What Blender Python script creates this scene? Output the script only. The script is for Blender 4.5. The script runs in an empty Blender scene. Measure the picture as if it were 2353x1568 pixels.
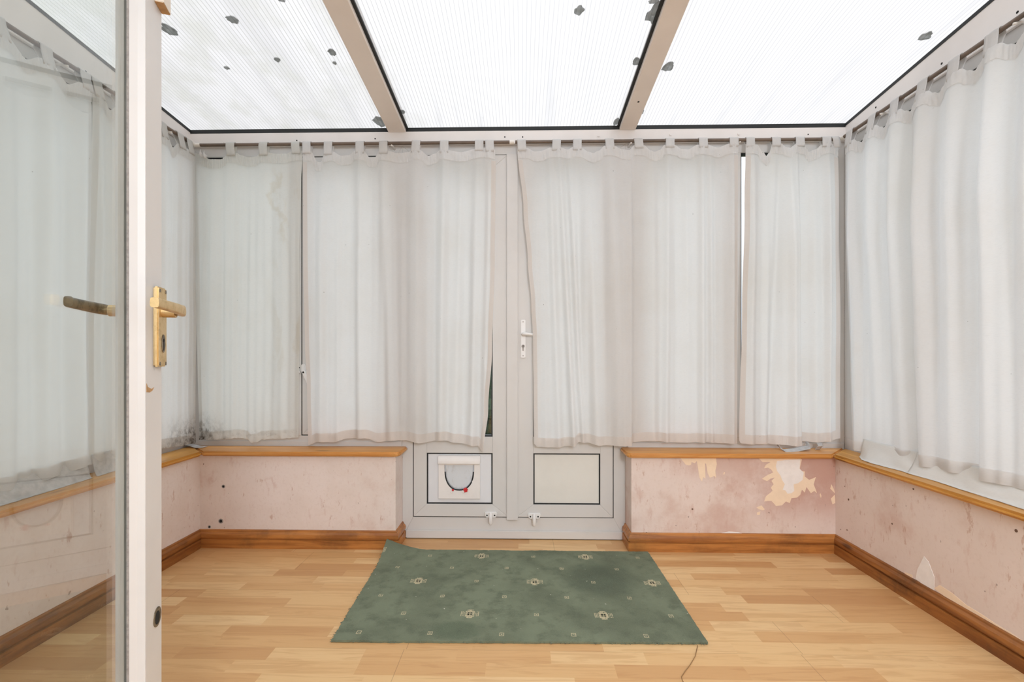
import bpy, bmesh, math, random
from mathutils import Vector, Matrix, noise as mnoise
random.seed(7)
SC = bpy.context.scene
COL = SC.collection
PI = math.pi

# ------------------------------------------------------------------ camera calibration
F, HOR, PSI = 1110.0, 818.0, math.radians(1.24)
CAM = Vector((0.0, -2.55, 0.967))
RT = Vector((math.cos(PSI), math.sin(PSI), 0)); FW = Vector((-math.sin(PSI), math.cos(PSI), 0))

def ray(px, py):
    return RT * ((px - 1176.5) / F) + FW + Vector((0, 0, (HOR - py) / F))
def on(ax, px, py, val):
    d = ray(px, py); t = (val - CAM[ax]) / d[ax]
    return CAM + d * t
def onY(px, py, y): return on(1, px, py, y)
def onX(px, py, x): return on(0, px, py, x)
def onZ(px, py, z): return on(2, px, py, z)
RS, RZ0 = 0.09, 2.164                       # roof underside: z = RZ0 - RS * y
def roofz(y): return RZ0 - RS * y
def onRoof(px, py, dz=0.0):
    d = ray(px, py)
    t = (RZ0 + dz - RS * CAM.y - CAM.z) / (d.z + RS * d.y)
    return CAM + d * t

XL, XR = -1.632, 1.539      # dwarf wall faces
FL, FR = -1.772, 1.674      # window frame faces on the side walls
WY = -0.14                  # dwarf wall face at the back
YF = -2.38                  # house wall face
SILL_Z = 0.488

# ------------------------------------------------------------------ object helpers
def tag(o, label=None, cat=None, group=None, kind=None):
    if label: o['label'] = label
    if cat: o['category'] = cat
    if group: o['group'] = group
    if kind: o['kind'] = kind
    return o
def empty(name, loc, label=None, cat=None, group=None, kind=None):
    o = bpy.data.objects.new(name, None); COL.objects.link(o)
    o.empty_display_size = 0.05; o.location = loc
    return tag(o, label, cat, group, kind)

class MB:
    def __init__(self, xf=None):
        self.bm = bmesh.new(); self.xf = xf
    def _v(self, p): return self.bm.verts.new(self.xf(*p) if self.xf else p)
    def _bevel(self, faces, bev, seg=1):
        es = list({e for f in faces for e in f.edges})
        bmesh.ops.bevel(self.bm, geom=es, offset=bev, segments=seg, affect='EDGES', clamp_overlap=True)
    def box(self, x0, x1, y0, y1, z0, z1, bev=0.0, seg=1):
        v = [self._v(p) for p in ((x0,y0,z0),(x1,y0,z0),(x1,y1,z0),(x0,y1,z0),(x0,y0,z1),(x1,y0,z1),(x1,y1,z1),(x0,y1,z1))]
        fs = [self.bm.faces.new([v[i] for i in q]) for q in ((0,3,2,1),(4,5,6,7),(0,1,5,4),(1,2,6,5),(2,3,7,6),(3,0,4,7))]
        if bev: self._bevel(fs, bev, seg)
        return self
    def prism(self, poly, f0, f1, bev=0.0, seg=1):
        """poly: list of 2-D points; f0/f1 map a point to 3-D for the two ends"""
        a = [self._v(f0(*p)) for p in poly]; b = [self._v(f1(*p)) for p in poly]
        n = len(poly)
        fs = [self.bm.faces.new(a), self.bm.faces.new(b[::-1])]
        for i in range(n):
            j = (i + 1) % n
            fs.append(self.bm.faces.new((a[j], a[i], b[i], b[j])))
        if bev: self._bevel(fs, bev, seg)
        return self
    def tube(self, pts, r, n=10, cap=True):
        pts = [Vector(p) for p in pts]; rings = []
        rr = r if isinstance(r, (list, tuple)) else [r] * len(pts)
        up = Vector((0, 0, 1))
        for i, p in enumerate(pts):
            t = (pts[min(i + 1, len(pts) - 1)] - pts[max(i - 1, 0)])
            t.normalize()
            ref = up if abs(t.dot(up)) < 0.9 else Vector((1, 0, 0))
            a = t.cross(ref).normalized(); b = t.cross(a).normalized()
            rings.append([self._v(tuple(p + (a * math.cos(2*PI*k/n) + b * math.sin(2*PI*k/n)) * rr[i])) for k in range(n)])
        for i in range(len(rings) - 1):
            for k in range(n):
                q = (k + 1) % n
                self.bm.faces.new((rings[i][k], rings[i][q], rings[i+1][q], rings[i+1][k]))
        if cap:
            self.bm.faces.new(rings[0][::-1]); self.bm.faces.new(rings[-1])
        return self
    def grid(self, fn, nu, nv):
        vs = [[self._v(tuple(fn(i / nu, j / nv))) for i in range(nu + 1)] for j in range(nv + 1)]
        for j in range(nv):
            for i in range(nu):
                self.bm.faces.new((vs[j][i], vs[j][i+1], vs[j+1][i+1], vs[j+1][i]))
        return self
    def disc(self, c, nrm, r, n=16, h=0.0, ry=None):
        c = Vector(c); nrm = Vector(nrm).normalized()
        ref = Vector((0, 0, 1)) if abs(nrm.z) < 0.9 else Vector((1, 0, 0))
        a = nrm.cross(ref).normalized(); b = a.cross(nrm).normalized()
        ry = ry or r
        top = [self._v(tuple(c + a*math.cos(2*PI*k/n)*r + b*math.sin(2*PI*k/n)*ry + nrm*h)) for k in range(n)]
        self.bm.faces.new(top)
        if h:
            bot = [self._v(tuple(c + a*math.cos(2*PI*k/n)*r + b*math.sin(2*PI*k/n)*ry)) for k in range(n)]
            for k in range(n):
                q = (k+1) % n
                self.bm.faces.new((bot[k], bot[q], top[q], top[k]))
        return self
    def build(self, name, m, parent=None, smooth=False, label=None, kind=None, cat=None, group=None, solid=0.0, autosmooth=None):
        bmesh.ops.recalc_face_normals(self.bm, faces=self.bm.faces[:])
        me = bpy.data.meshes.new(name); self.bm.to_mesh(me); self.bm.free()
        if smooth:
            for p in me.polygons: p.use_smooth = True
        if autosmooth:
            me.set_sharp_from_angle(angle=math.radians(autosmooth))
        me.materials.append(m)
        o = bpy.data.objects.new(name, me); COL.objects.link(o)
        if parent:
            o.parent = parent; o.matrix_parent_inverse = Matrix.Translation(parent.location).inverted() if parent.type == 'EMPTY' else Matrix()
        if solid:
            md = o.modifiers.new('thickness', 'SOLIDIFY'); md.thickness = solid; md.offset = 0
        return tag(o, label, cat, group, kind)

# ------------------------------------------------------------------ material helper
class NB:
    def __init__(self, name):
        self.m = bpy.data.materials.new(name); self.m.use_nodes = True
        self.nt = self.m.node_tree; self.nt.nodes.clear()
        self.out = self.nt.nodes.new('ShaderNodeOutputMaterial')
        self._c = None
    def N(self, t): return self.nt.nodes.new(t)
    def put(self, sock, v):
        if v is None: return
        if hasattr(v, 'is_output') or isinstance(v, bpy.types.NodeSocket): self.nt.links.new(v, sock)
        else:
            if sock.type == 'RGBA' and len(v) == 3: v = (*v, 1)
            sock.default_value = v
    def co(self):
        if not self._c: self._c = self.N('ShaderNodeTexCoord').outputs['Object']
        return self._c
    def sep(self, v):
        n = self.N('ShaderNodeSeparateXYZ'); self.put(n.inputs[0], v); return n.outputs
    def comb(self, x, y, z):
        n = self.N('ShaderNodeCombineXYZ')
        for i, a in enumerate((x, y, z)): self.put(n.inputs[i], a)
        return n.outputs[0]
    def ma(self, op, a, b=None, c=None):
        n = self.N('ShaderNodeMath'); n.operation = op
        for i, v in enumerate((a, b, c)):
            if v is not None: self.put(n.inputs[i], v)
        return n.outputs[0]
    def add(self, a, b): return self.ma('ADD', a, b)
    def sub(self, a, b): return self.ma('SUBTRACT', a, b)
    def mul(self, a, b): return self.ma('MULTIPLY', a, b)
    def div(self, a, b): return self.ma('DIVIDE', a, b)
    def floor(self, a): return self.ma('FLOOR', a)
    def fract(self, a): return self.ma('FRACT', a)
    def absv(self, a): return self.ma('ABSOLUTE', a)
    def mn(self, a, b): return self.ma('MINIMUM', a, b)
    def mx(self, a, b): return self.ma('MAXIMUM', a, b)
    def lt(self, a, b): return self.ma('LESS_THAN', a, b)
    def gt(self, a, b): return self.ma('GREATER_THAN', a, b)
    def ss(self, v, a, b, lo=0.0, hi=1.0):
        n = self.N('ShaderNodeMapRange'); n.interpolation_type = 'SMOOTHSTEP'
        for k, x in zip((0, 1, 2, 3, 4), (v, a, b, lo, hi)): self.put(n.inputs[k], x)
        return n.outputs[0]
    def scale(self, v, s):
        n = self.N('ShaderNodeVectorMath'); n.operation = 'MULTIPLY'
        self.put(n.inputs[0], v); n.inputs[1].default_value = s; return n.outputs[0]
    def vadd(self, v, s):
        n = self.N('ShaderNodeVectorMath'); n.operation = 'ADD'
        self.put(n.inputs[0], v); self.put(n.inputs[1], s); return n.outputs[0]
    def noise(self, v, sc=5, det=3, ro=0.55, dist=0.0):
        n = self.N('ShaderNodeTexNoise'); self.put(n.inputs['Vector'], v)
        n.inputs['Scale'].default_value = sc; n.inputs['Detail'].default_value = det
        n.inputs['Roughness'].default_value = ro; n.inputs['Distortion'].default_value = dist
        return n.outputs['Fac']
    def white(self, v):
        n = self.N('ShaderNodeTexWhiteNoise'); n.noise_dimensions = '3D'; self.put(n.inputs['Vector'], v); return n.outputs['Value']
    def vor(self, v, sc, feat='F1'):
        n = self.N('ShaderNodeTexVoronoi'); n.feature = feat; self.put(n.inputs['Vector'], v); n.inputs['Scale'].default_value = sc
        return n.outputs['Distance']
    def mix(self, f, a, b, mode='MIX'):
        n = self.N('ShaderNodeMix'); n.data_type = 'RGBA'; n.blend_type = mode
        self.put(n.inputs[0], f); self.put(n.inputs[6], a); self.put(n.inputs[7], b); return n.outputs[2]
    def ramp(self, f, stops):
        n = self.N('ShaderNodeValToRGB'); e = n.color_ramp.elements
        while len(e) < len(stops): e.new(0.5)
        for k, (p, c) in enumerate(stops):
            e[k].position = p; e[k].color = (*c, 1)
        self.put(n.inputs[0], f); return n.outputs[0]
    def bump(self, h, s=0.2, d=0.002):
        n = self.N('ShaderNodeBump'); n.inputs['Strength'].default_value = s; n.inputs['Distance'].default_value = d
        self.put(n.inputs['Height'], h); return n.outputs[0]
    def pbr(self, col, ro=0.5, metal=0.0, nrm=None, spec=0.5, coat=0.0):
        b = self.N('ShaderNodeBsdfPrincipled')
        self.put(b.inputs['Base Color'], col); self.put(b.inputs['Roughness'], ro); b.inputs['Metallic'].default_value = metal
        b.inputs['Specular IOR Level'].default_value = spec; b.inputs['Coat Weight'].default_value = coat
        if nrm is not None: self.put(b.inputs['Normal'], nrm)
        self.fin(b.outputs[0]); return self.m
    def fin(self, s): self.nt.links.new(s, self.out.inputs[0])
    def mixs(self, f, a, b):
        n = self.N('ShaderNodeMixShader'); self.put(n.inputs[0], f); self.nt.links.new(a, n.inputs[1]); self.nt.links.new(b, n.inputs[2]); return n.outputs[0]

def lin(r, g, b):
    f = lambda c: (c/255/12.92) if c/255 <= 0.04045 else ((c/255+0.055)/1.055)**2.4
    return (f(r), f(g), f(b))
MAT = {}
def simple(name, col, ro=0.5, metal=0.0, spec=0.5, var=0.0, sc=20):
    n = NB(name)
    c = col
    if var:
        f = n.noise(n.co(), sc, 4, 0.6)
        c = n.mix(n.ss(f, 0.35, 0.7), col, tuple(x * (1 - var) for x in col))
    MAT[name] = n.pbr(c, ro, metal, None, spec); return MAT[name]

# white window plastic: faint grubby marks
n = NB('white_plastic')
g = n.noise(n.co(), 2.2, 6, 0.65); h = n.noise(n.scale(n.co(), (18, 18, 3)), 3, 4, 0.7)
c = n.mix(n.ss(g, 0.45, 0.75, 0, 0.5), (0.645, 0.63, 0.615), (0.57, 0.545, 0.525))
c = n.mix(n.ss(h, 0.68, 0.80, 0, 0.35), c, (0.52, 0.47, 0.42))
MAT['upvc'] = n.pbr(c, 0.45, spec=0.3)
simple('bright_white_plastic', (0.78, 0.77, 0.76), 0.35)
simple('panel_white', (0.76, 0.77, 0.80), 0.4, var=0.05, sc=4)
simple('panel_cream', (0.74, 0.725, 0.68), 0.45, var=0.06, sc=5)
simple('beam_paint', (0.80, 0.76, 0.735), 0.45, var=0.08, sc=3)
simple('rafter_paint', (0.80, 0.74, 0.69), 0.5, var=0.08, sc=3)
simple('black_rubber', (0.012, 0.013, 0.013), 0.6)
simple('hole_dark', (0.012, 0.011, 0.010), 0.9)
simple('plug_brown', (0.22, 0.13, 0.09), 0.9, var=0.4, sc=200)
simple('plug_grey', (0.40, 0.37, 0.35), 0.8, var=0.3, sc=150)
simple('rod_bronze', (0.16, 0.115, 0.085), 0.45, metal=0.0, var=0.35, sc=9)
simple('door_paint', (0.735, 0.725, 0.715), 0.42, var=0.06, sc=4)
simple('bare_wood', (0.55, 0.33, 0.15), 0.7, var=0.25, sc=40)
simple('block_paint', (0.78, 0.70, 0.60), 0.5, var=0.08, sc=8)
simple('bracket_white', (0.78, 0.74, 0.69), 0.5)
simple('latch_red', (0.55, 0.02, 0.025), 0.4)
simple('cat_flap_white', (0.82, 0.785, 0.765), 0.4, var=0.05, sc=14)
simple('bare_plaster', (0.90, 0.73, 0.55), 0.9, var=0.05, sc=25)
simple('white_plaster', (0.88, 0.85, 0.83), 0.9, var=0.06, sc=30)
n = NB('moss'); g_ = n.ss(n.noise(n.co(), 60, 4, 0.6), 0.35, 0.7)
mc = n.mix(g_, (0.72, 0.74, 0.74), (0.45, 0.47, 0.45))
d_ = n.N('ShaderNodeBsdfDiffuse'); t_ = n.N('ShaderNodeBsdfTranslucent'); n.put(d_.inputs[0], mc); n.put(t_.inputs[0], mc)
n.fin(n.mixs(0.7, d_.outputs[0], t_.outputs[0])); MAT['moss'] = n.m
simple('house_wall_paint', (0.74, 0.72, 0.69), 0.85, var=0.05, sc=3)
simple('lawn', (0.10, 0.16, 0.06), 0.9, var=0.5, sc=8)
simple('hedge_leaf', (0.045, 0.085, 0.04), 0.8, var=0.65, sc=30)
simple('fence_wood', (0.42, 0.30, 0.20), 0.8, var=0.3, sc=12)
simple('teal_plastic', (0.03, 0.13, 0.15), 0.5)
simple('paving', (0.42, 0.41, 0.39), 0.9, var=0.25, sc=9)
simple('thread_brown', (0.30, 0.17, 0.07), 0.9)
simple('grey_cloth', (0.50, 0.48, 0.465), 0.9, var=0.2, sc=50)
simple('rug_fray', (0.20, 0.23, 0.16), 1.0, var=0.6, sc=200)

# worn brass
n = NB('brass'); g = n.noise(n.co(), 60, 5, 0.7)
MAT['brass'] = n.pbr(n.mix(n.ss(g, 0.45, 0.8), (0.72, 0.53, 0.27), (0.52, 0.37, 0.18)), n.ss(g, 0.3, 0.7, 0.28, 0.5), metal=0.85)
n = NB('brass_tarnished'); g = n.noise(n.co(), 45, 5, 0.7)
MAT['brass_dark'] = n.pbr(n.mix(n.ss(g, 0.4, 0.65), (0.30, 0.25, 0.18), (0.10, 0.085, 0.065)), 0.5, metal=0.7)

# clear glass: transmits straight through and mirrors by angle
def glass(name, tint, ior=1.5, rough=0.0, dirt=0.0):
    n = NB(name)
    t = n.N('ShaderNodeBsdfTransparent'); t.inputs[0].default_value = (*tint, 1)
    gl = n.N('ShaderNodeBsdfGlossy'); gl.inputs['Roughness'].default_value = rough
    lw = n.N('ShaderNodeLayerWeight'); lw.inputs['Blend'].default_value = 0.5
    r0 = ((ior - 1)/(ior + 1))**2
    fr = n.add(n.mul(n.ma('POWER', lw.outputs['Facing'], 5.0), 1 - r0), r0)      # angle dependent reflection
    s = n.mixs(fr, t.outputs[0], gl.outputs[0])
    if dirt:
        d = n.N('ShaderNodeBsdfDiffuse'); d.inputs[0].default_value = (0.8, 0.8, 0.78, 1)
        s = n.mixs(n.ss(n.noise(n.co(), 7, 5, 0.7), 0.35, 0.8, dirt * 0.5, dirt), s, d.outputs[0])
    n.fin(s); MAT[name] = n.m
glass('door_glass', (0.955, 0.975, 0.96), 1.42, dirt=0.012)
glass('window_glass', (0.955, 0.965, 0.96), 1.45)
# frosted cat flap plastic
n = NB('flap_plastic')
t = n.N('ShaderNodeBsdfTranslucent'); d = n.N('ShaderNodeBsdfPrincipled'); d.inputs['Roughness'].default_value = 0.25
g = n.noise(n.scale(n.co(), (1, 1, 0.4)), 40, 5, 0.7)
cc = n.mix(n.ss(g, 0.5, 0.75, 0, 0.55), (0.76, 0.79, 0.83), (0.42, 0.36, 0.31))
n.put(t.inputs[0], cc); n.put(d.inputs['Base Color'], cc)
n.fin(n.mixs(0.85, t.outputs[0], d.outputs[0])); MAT['flap'] = n.m

# ribbed translucent roof sheet
n = NB('roof_polycarbonate')
X, Y, Z = n.sep(n.co())
fx = n.fract(n.div(X, 0.0165))
web = n.ss(n.absv(n.sub(fx, 0.5)), 0.36, 0.47)
gr = n.noise(n.comb(n.mul(X, 7.0), n.mul(Y, 0.5), 0.0), 1.6, 4, 0.6)
gr2 = n.noise(n.comb(n.mul(X, 3.0), n.mul(Y, 2.0), 3.0), 2.0, 5, 0.6)
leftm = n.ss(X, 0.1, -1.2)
base = n.mix(n.ss(gr, 0.40, 0.72), (0.645, 0.62, 0.595), (0.55, 0.53, 0.51))
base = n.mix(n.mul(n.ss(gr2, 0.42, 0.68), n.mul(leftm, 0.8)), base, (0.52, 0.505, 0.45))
speck = n.ss(n.noise(n.co(), 55, 2, 0.5), 0.76, 0.80, 0, 0.5)
base = n.mix(speck, base, (0.35, 0.35, 0.33))
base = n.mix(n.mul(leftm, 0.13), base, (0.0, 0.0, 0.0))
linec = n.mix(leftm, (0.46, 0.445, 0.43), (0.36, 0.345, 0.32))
base = n.mix(web, base, linec)
tr = n.N('ShaderNodeBsdfTransparent'); tl = n.N('ShaderNodeBsdfTranslucent'); gl = n.N('ShaderNodeBsdfDiffuse')
n.put(tr.inputs[0], base); n.put(tl.inputs[0], base); gl.inputs[0].default_value = (0.8, 0.8, 0.8, 1)
s = n.mixs(0.35, tr.outputs[0], tl.outputs[0]); s = n.mixs(0.06, s, gl.outputs[0])
n.fin(s); MAT['roof'] = n.m

# curtain linen
def linen(name, mould=False, stain=False, tone=(0.845, 0.838, 0.832), trans=0.48):
    n = NB(name)
    X, Y, Z = n.sep(n.co())
    slub = n.noise(n.scale(n.co(), (26, 26, 170)), 3, 3, 0.6)
    blot = n.noise(n.co(), 2.0, 5, 0.6)
    c = n.mix(n.ss(blot, 0.42, 0.72, 0, 0.55), tone, tuple(a * b for a, b in zip(tone, (0.93, 0.90, 0.86))))
    c = n.mix(n.ss(slub, 0.45, 0.75, 0, 0.22), c, tuple(a * 0.82 for a in tone))
    fly = n.ss(n.noise(n.co(), 60, 1, 0.5), 0.82, 0.835, 0, 0.5)
    c = n.mix(fly, c, (0.22, 0.20, 0.17))
    if mould:
        low = n.ss(Z, 0.70, 0.52)
        corner = n.ss(n.add(n.mul(n.absv(n.sub(X, -1.72)), 1.9), n.mul(n.absv(Y), 1.0)), 0.42, 0.10)
        sp = n.ss(n.noise(n.scale(n.co(), (1, 1, 0.7)), 38, 6, 0.75), 0.42, 0.64)
        c = n.mix(n.mul(n.mul(low, corner), n.add(0.25, n.mul(sp, 0.75))), c, (0.13, 0.11, 0.09))
        low2 = n.ss(Z, 0.60, 0.52)
        sp2 = n.ss(n.noise(n.co(), 24, 6, 0.75), 0.52, 0.70)
        c = n.mix(n.mul(n.mul(low2, sp2), 0.6), c, (0.30, 0.26, 0.22))
    if stain:
        w = n.noise(n.co(), 7, 4, 0.6)
        cx = n.add(n.add(X, n.mul(n.sub(Z, 1.8), 0.22)), n.mul(n.sub(w, 0.5), 0.24))
        line = n.ss(n.absv(n.sub(cx, -1.305)), 0.026, 0.002)
        zr = n.mul(n.ss(Z, 1.98, 1.86), n.ss(Z, 1.45, 1.75))
        c = n.mix(n.mul(n.mul(line, zr), 0.20), c, (0.56, 0.44, 0.24))
        w2 = n.noise(n.scale(n.co(), (3, 1, 1)), 3.2, 4, 0.6)
        c = n.mix(n.mul(n.ss(w2, 0.52, 0.64), n.mul(n.ss(X, -1.40, -1.20), 0.20)), c, (0.56, 0.44, 0.26))
    d = n.N('ShaderNodeBsdfDiffuse'); t = n.N('ShaderNodeBsdfTranslucent')
    n.put(d.inputs[0], c); n.put(t.inputs[0], c)
    bp = n.bump(slub, 0.25, 0.002); n.put(d.inputs['Normal'], bp)
    n.fin(n.mixs(trans, d.outputs[0], t.outputs[0])); MAT[name] = n.m
linen('linen'); linen('linen_hem', tone=(0.80, 0.755, 0.72), trans=0.40); linen('linen_mouldy', mould=True, tone=(0.815, 0.805, 0.785)); linen('linen_stained', mould=True, stain=True, tone=(0.82, 0.82, 0.795))  # hems: grubby, and the doubled cloth's dimmed backlight painted into the tone
linen('lining_white', tone=(0.84, 0.84, 0.82), trans=0.25)

# wood: grain runs along one axis
def wood(name, axis, light, dark, knots=0.5, dirt=0.0, ro=0.35, amount=0.8):
    n = NB(name)
    X, Y, Z = n.sep(n.co())
    v = n.comb(X, n.mul(Y, 14), n.mul(Z, 14)) if axis == 0 else n.comb(n.mul(X, 14), Y, n.mul(Z, 14))
    a = n.noise(v, 2.2, 5, 0.6, 0.6); b = n.noise(v, 9, 4, 0.6)
    c = n.mix(n.ss(a, 0.36, 0.68, 0, amount), light, dark)
    c = n.mix(n.ss(b, 0.5, 0.75, 0, 0.4), c, dark)
    if knots:
        kv = n.comb(n.mul(X, 2.3), n.mul(Y, 9), n.mul(Z, 9)) if axis == 0 else n.comb(n.mul(X, 9), n.mul(Y, 2.3), n.mul(Z, 9))
        k = n.vor(kv, 1.15)
        c = n.mix(n.ss(k, 0.14, 0.05, 0, knots), c, tuple(x * 0.16 for x in dark))
    if dirt:
        dn = n.noise(n.co(), 5, 6, 0.7)
        c = n.mix(n.ss(dn, 0.48, 0.68, 0, dirt), c, (0.05, 0.03, 0.018))
    MAT[name] = n.pbr(c, ro, spec=0.45)
wood('sill_pine_x', 0, (0.66, 0.325, 0.095), (0.50, 0.20, 0.045), 0.5)
wood('sill_pine_y', 1, (0.66, 0.33, 0.07), (0.47, 0.20, 0.03), 0.5)
wood('board_pine_x', 0, (0.52, 0.215, 0.055), (0.24, 0.075, 0.018), 0.75, 0.30)
wood('board_pine_y', 1, (0.36, 0.14, 0.035), (0.15, 0.045, 0.012), 0.7, 0.5)

# laminate strips running along X
n = NB('laminate_floor')
X, Y, Z = n.sep(n.co())
SW = 0.0645
row = n.floor(n.div(Y, SW))
off = n.mul(n.white(n.comb(row, 3.3, 1.7)), 5.0)
u = n.div(n.add(X, off), n.add(0.30, n.mul(n.white(n.comb(row, 9.1, 4.0)), 0.14)))
cell = n.floor(u)
rv = n.white(n.comb(row, cell, 2.0))
gv = n.comb(n.add(X, n.mul(rv, 13)), n.mul(Y, 11), n.mul(rv, 7))
g1 = n.noise(gv, 3.0, 5, 0.6, 1.2); g2 = n.noise(n.comb(n.mul(X, 4), n.mul(Y, 120), rv), 3, 3, 0.6)
c = n.ramp(rv, [(0.0, (0.55, 0.298, 0.125)), (0.35, (0.64, 0.380, 0.170)), (0.65, (0.71, 0.460, 0.220)), (1.0, (0.75, 0.515, 0.265))])
c = n.mix(n.ss(g1, 0.46, 0.64, 0, 0.34), c, (0.46, 0.225, 0.085))
c = n.mix(n.ss(g2, 0.5, 0.8, 0, 0.22), c, (0.48, 0.25, 0.10))
prow = n.floor(n.div(row, 3.0)); poff = n.mul(n.white(n.comb(prow, 5.0, 8.0)), 1.29)
pj = n.fract(n.div(n.add(X, poff), 1.29)); jx = n.lt(pj, 0.0016)
jy = n.lt(n.fract(n.div(Y, SW * 3)), 0.010)
seam = n.mx(n.mul(jx, 0.38), n.mul(jy, 0.18))
c = n.mix(seam, c, (0.12, 0.06, 0.025))
MAT['laminate'] = n.pbr(c, n.ss(g2, 0.2, 0.8, 0.34, 0.42), spec=0.4, coat=0.0)

# stripped pink plaster
def plaster(name, wear, damp=False, base=(0.76, 0.65, 0.605), red=(0.575, 0.375, 0.315)):
    n = NB(name)
    X, Y, Z = n.sep(n.co())
    p = n.co()
    a = n.noise(p, 3.2, 6, 0.62); b = n.noise(n.scale(p, (6, 6, 2.2)), 4, 6, 0.68); e = n.noise(p, 70, 4, 0.7)
    f = n.noise(n.scale(p, (1.2, 1.2, 0.45)), 24, 5, 0.7)
    c = n.mix(n.ss(a, 0.36, 0.66, 0, 0.55), base, (0.70, 0.595, 0.53))
    c = n.mix(n.ss(a, 0.60 - 0.20 * wear, 0.76 - 0.16 * wear, 0, 0.35 + 0.35 * wear), c, red)
    c = n.mix(n.ss(b, 0.58 - 0.06 * wear, 0.70, 0, 0.35 + 0.2 * wear), c, red)
    if damp:        # redder, rubbed plaster round the torn patches near the corner
        q = n.add(n.ss(X, 0.72, 1.30), n.mul(n.sub(a, 0.5), 2.0))
        c = n.mix(n.mul(n.ss(q, 0.35, 1.0), n.ss(Z, 0.10, 0.30)), c, (0.56, 0.36, 0.30))
        q2 = n.ss(n.add(n.absv(n.sub(X, 0.98)), n.mul(n.sub(b, 0.5), 0.5)), 0.30, 0.05)
        c = n.mix(n.mul(n.mul(q2, n.ss(Z, 0.32, 0.42)), 0.6), c, (0.58, 0.385, 0.32))
    c = n.mix(n.ss(f, 0.61, 0.68, 0, 0.6), c, (0.50, 0.31, 0.23))
    c = n.mix(n.ss(e, 0.5, 0.75, 0, 0.25), c, (0.56, 0.42, 0.36))
    dots = n.ss(n.noise(p, 48, 2, 0.5), 0.74, 0.78, 0, 0.55)
    c = n.mix(dots, c, (0.20, 0.13, 0.10))
    MAT[name] = n.pbr(c, 0.85, nrm=n.bump(e, 0.15, 0.002), spec=0.25)
plaster('plaster_left', 0.22, base=(0.80, 0.705, 0.665)); plaster('plaster_right', 0.6, True)
plaster('plaster_side_left', 0.0, base=(0.80, 0.725, 0.69)); plaster('plaster_side_right', 0.30, base=(0.76, 0.66, 0.615))

# green woven carpet with a lattice of small motifs
n = NB('green_carpet')
X, Y, Z = n.sep(n.co())
p = n.co()
A = 0.2475; B = 0.2585
gx = n.div(n.sub(X, 0.052), A); gy = n.div(n.sub(Y, -0.5), B)
def near(v):                       # signed distance to nearest integer
    return n.sub(v, n.ma('ROUND', v))
dx, dy = n.mul(near(gx), A), n.mul(near(gy), B)
par = n.absv(n.sub(n.mul(n.fract(n.mul(n.add(n.ma('ROUND', gx), n.ma('ROUND', gy)), 0.5)), 2.0), 0.0))   # 0 even, 1 odd
even = n.lt(par, 0.5)
ax, ay = n.absv(dx), n.absv(dy)
def inbox(cx, cy, w, h): return n.mul(n.lt(cx, w), n.lt(cy, h))
dark = n.mul(inbox(ax, ay, 0.0085, 0.0095), n.gt(n.mn(ax, ay), 0.0016))
cream = n.mx(inbox(ax, ay, 0.017, 0.020), inbox(ax, ay, 0.011, 0.030))
bars = n.mul(n.mul(n.gt(ax, 0.020), n.lt(ax, 0.034)), n.mul(n.lt(ay, 0.017), n.gt(n.fract(n.div(ax, 0.0056)), 0.45)))
big = n.mul(even, n.mx(cream, bars)); bigdark = n.mul(even, dark)
odd = n.sub(1.0, even)
def small(cx, cy):
    ring = n.mul(inbox(cx, cy, 0.0085, 0.010), n.sub(1.0, inbox(cx, cy, 0.0055, 0.0068)))
    return n.mx(ring, inbox(cx, cy, 0.0026, 0.003))
sm = n.mul(odd, small(ax, ay))
gx2, gy2 = n.add(gx, 0.5), n.add(gy, 0.5)
sm2 = small(n.absv(n.mul(near(gx2), A)), n.absv(n.mul(near(gy2), B)))
brk = n.ss(n.noise(p, 160, 2, 0.6), 0.36, 0.46)
mot = n.mul(n.mx(big, n.mx(sm, sm2)), brk)
lo = n.noise(p, 3.2, 5, 0.6); mid = n.noise(p, 14, 5, 0.65); fi = n.noise(p, 420, 2, 0.6)
c = n.mix(n.ss(lo, 0.36, 0.66), (0.205, 0.235, 0.160), (0.145, 0.165, 0.112))
c = n.mix(n.ss(mid, 0.44, 0.68, 0, 0.75), c, (0.112, 0.128, 0.088))
wet = n.add(n.ma('POWER', n.div(n.add(X, 0.24), 0.10), 2.0), n.ma('POWER', n.div(n.add(Y, 0.87), 0.06), 2.0))
c = n.mix(n.ss(n.add(wet, n.mul(n.sub(mid, 0.5), 3.0)), 1.3, 0.1, 0, 0.5), c, (0.06, 0.085, 0.055))
dxs = n.add(n.ma('POWER', n.div(n.sub(X, 0.33), 0.16), 2.0), n.ma('POWER', n.div(n.sub(Y, -0.47), 0.17), 2.0))
spill = n.ss(n.add(dxs, n.mul(n.sub(mid, 0.5), 2.2)), 1.3, 0.1, 0, 0.62)
c = n.mix(spill, c, (0.060, 0.074, 0.054))
c = n.mix(n.ss(fi, 0.4, 0.75, 0, 0.4), c, (0.215, 0.250, 0.180))
c = n.mix(mot, c, (0.50, 0.44, 0.29))
c = n.mix(n.mul(bigdark, brk), c, (0.018, 0.020, 0.016))
fleck = n.ss(n.noise(p, 60, 1, 0.5), 0.80, 0.82)
c = n.mix(fleck, c, (0.55, 0.52, 0.44))
MAT['carpet'] = n.pbr(c, 0.97, nrm=n.bump(fi, 0.6, 0.003), spec=0.1)

# ------------------------------------------------------------------ floor and walls
ROOM_L = 'bare conservatory'
MB().box(-2.0, 2.0, -5.2, 0.02, -0.12, 0.0).build('floor', MAT['laminate'], label='light beech laminate strip floor of the conservatory', cat='floor', kind='structure')

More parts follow.
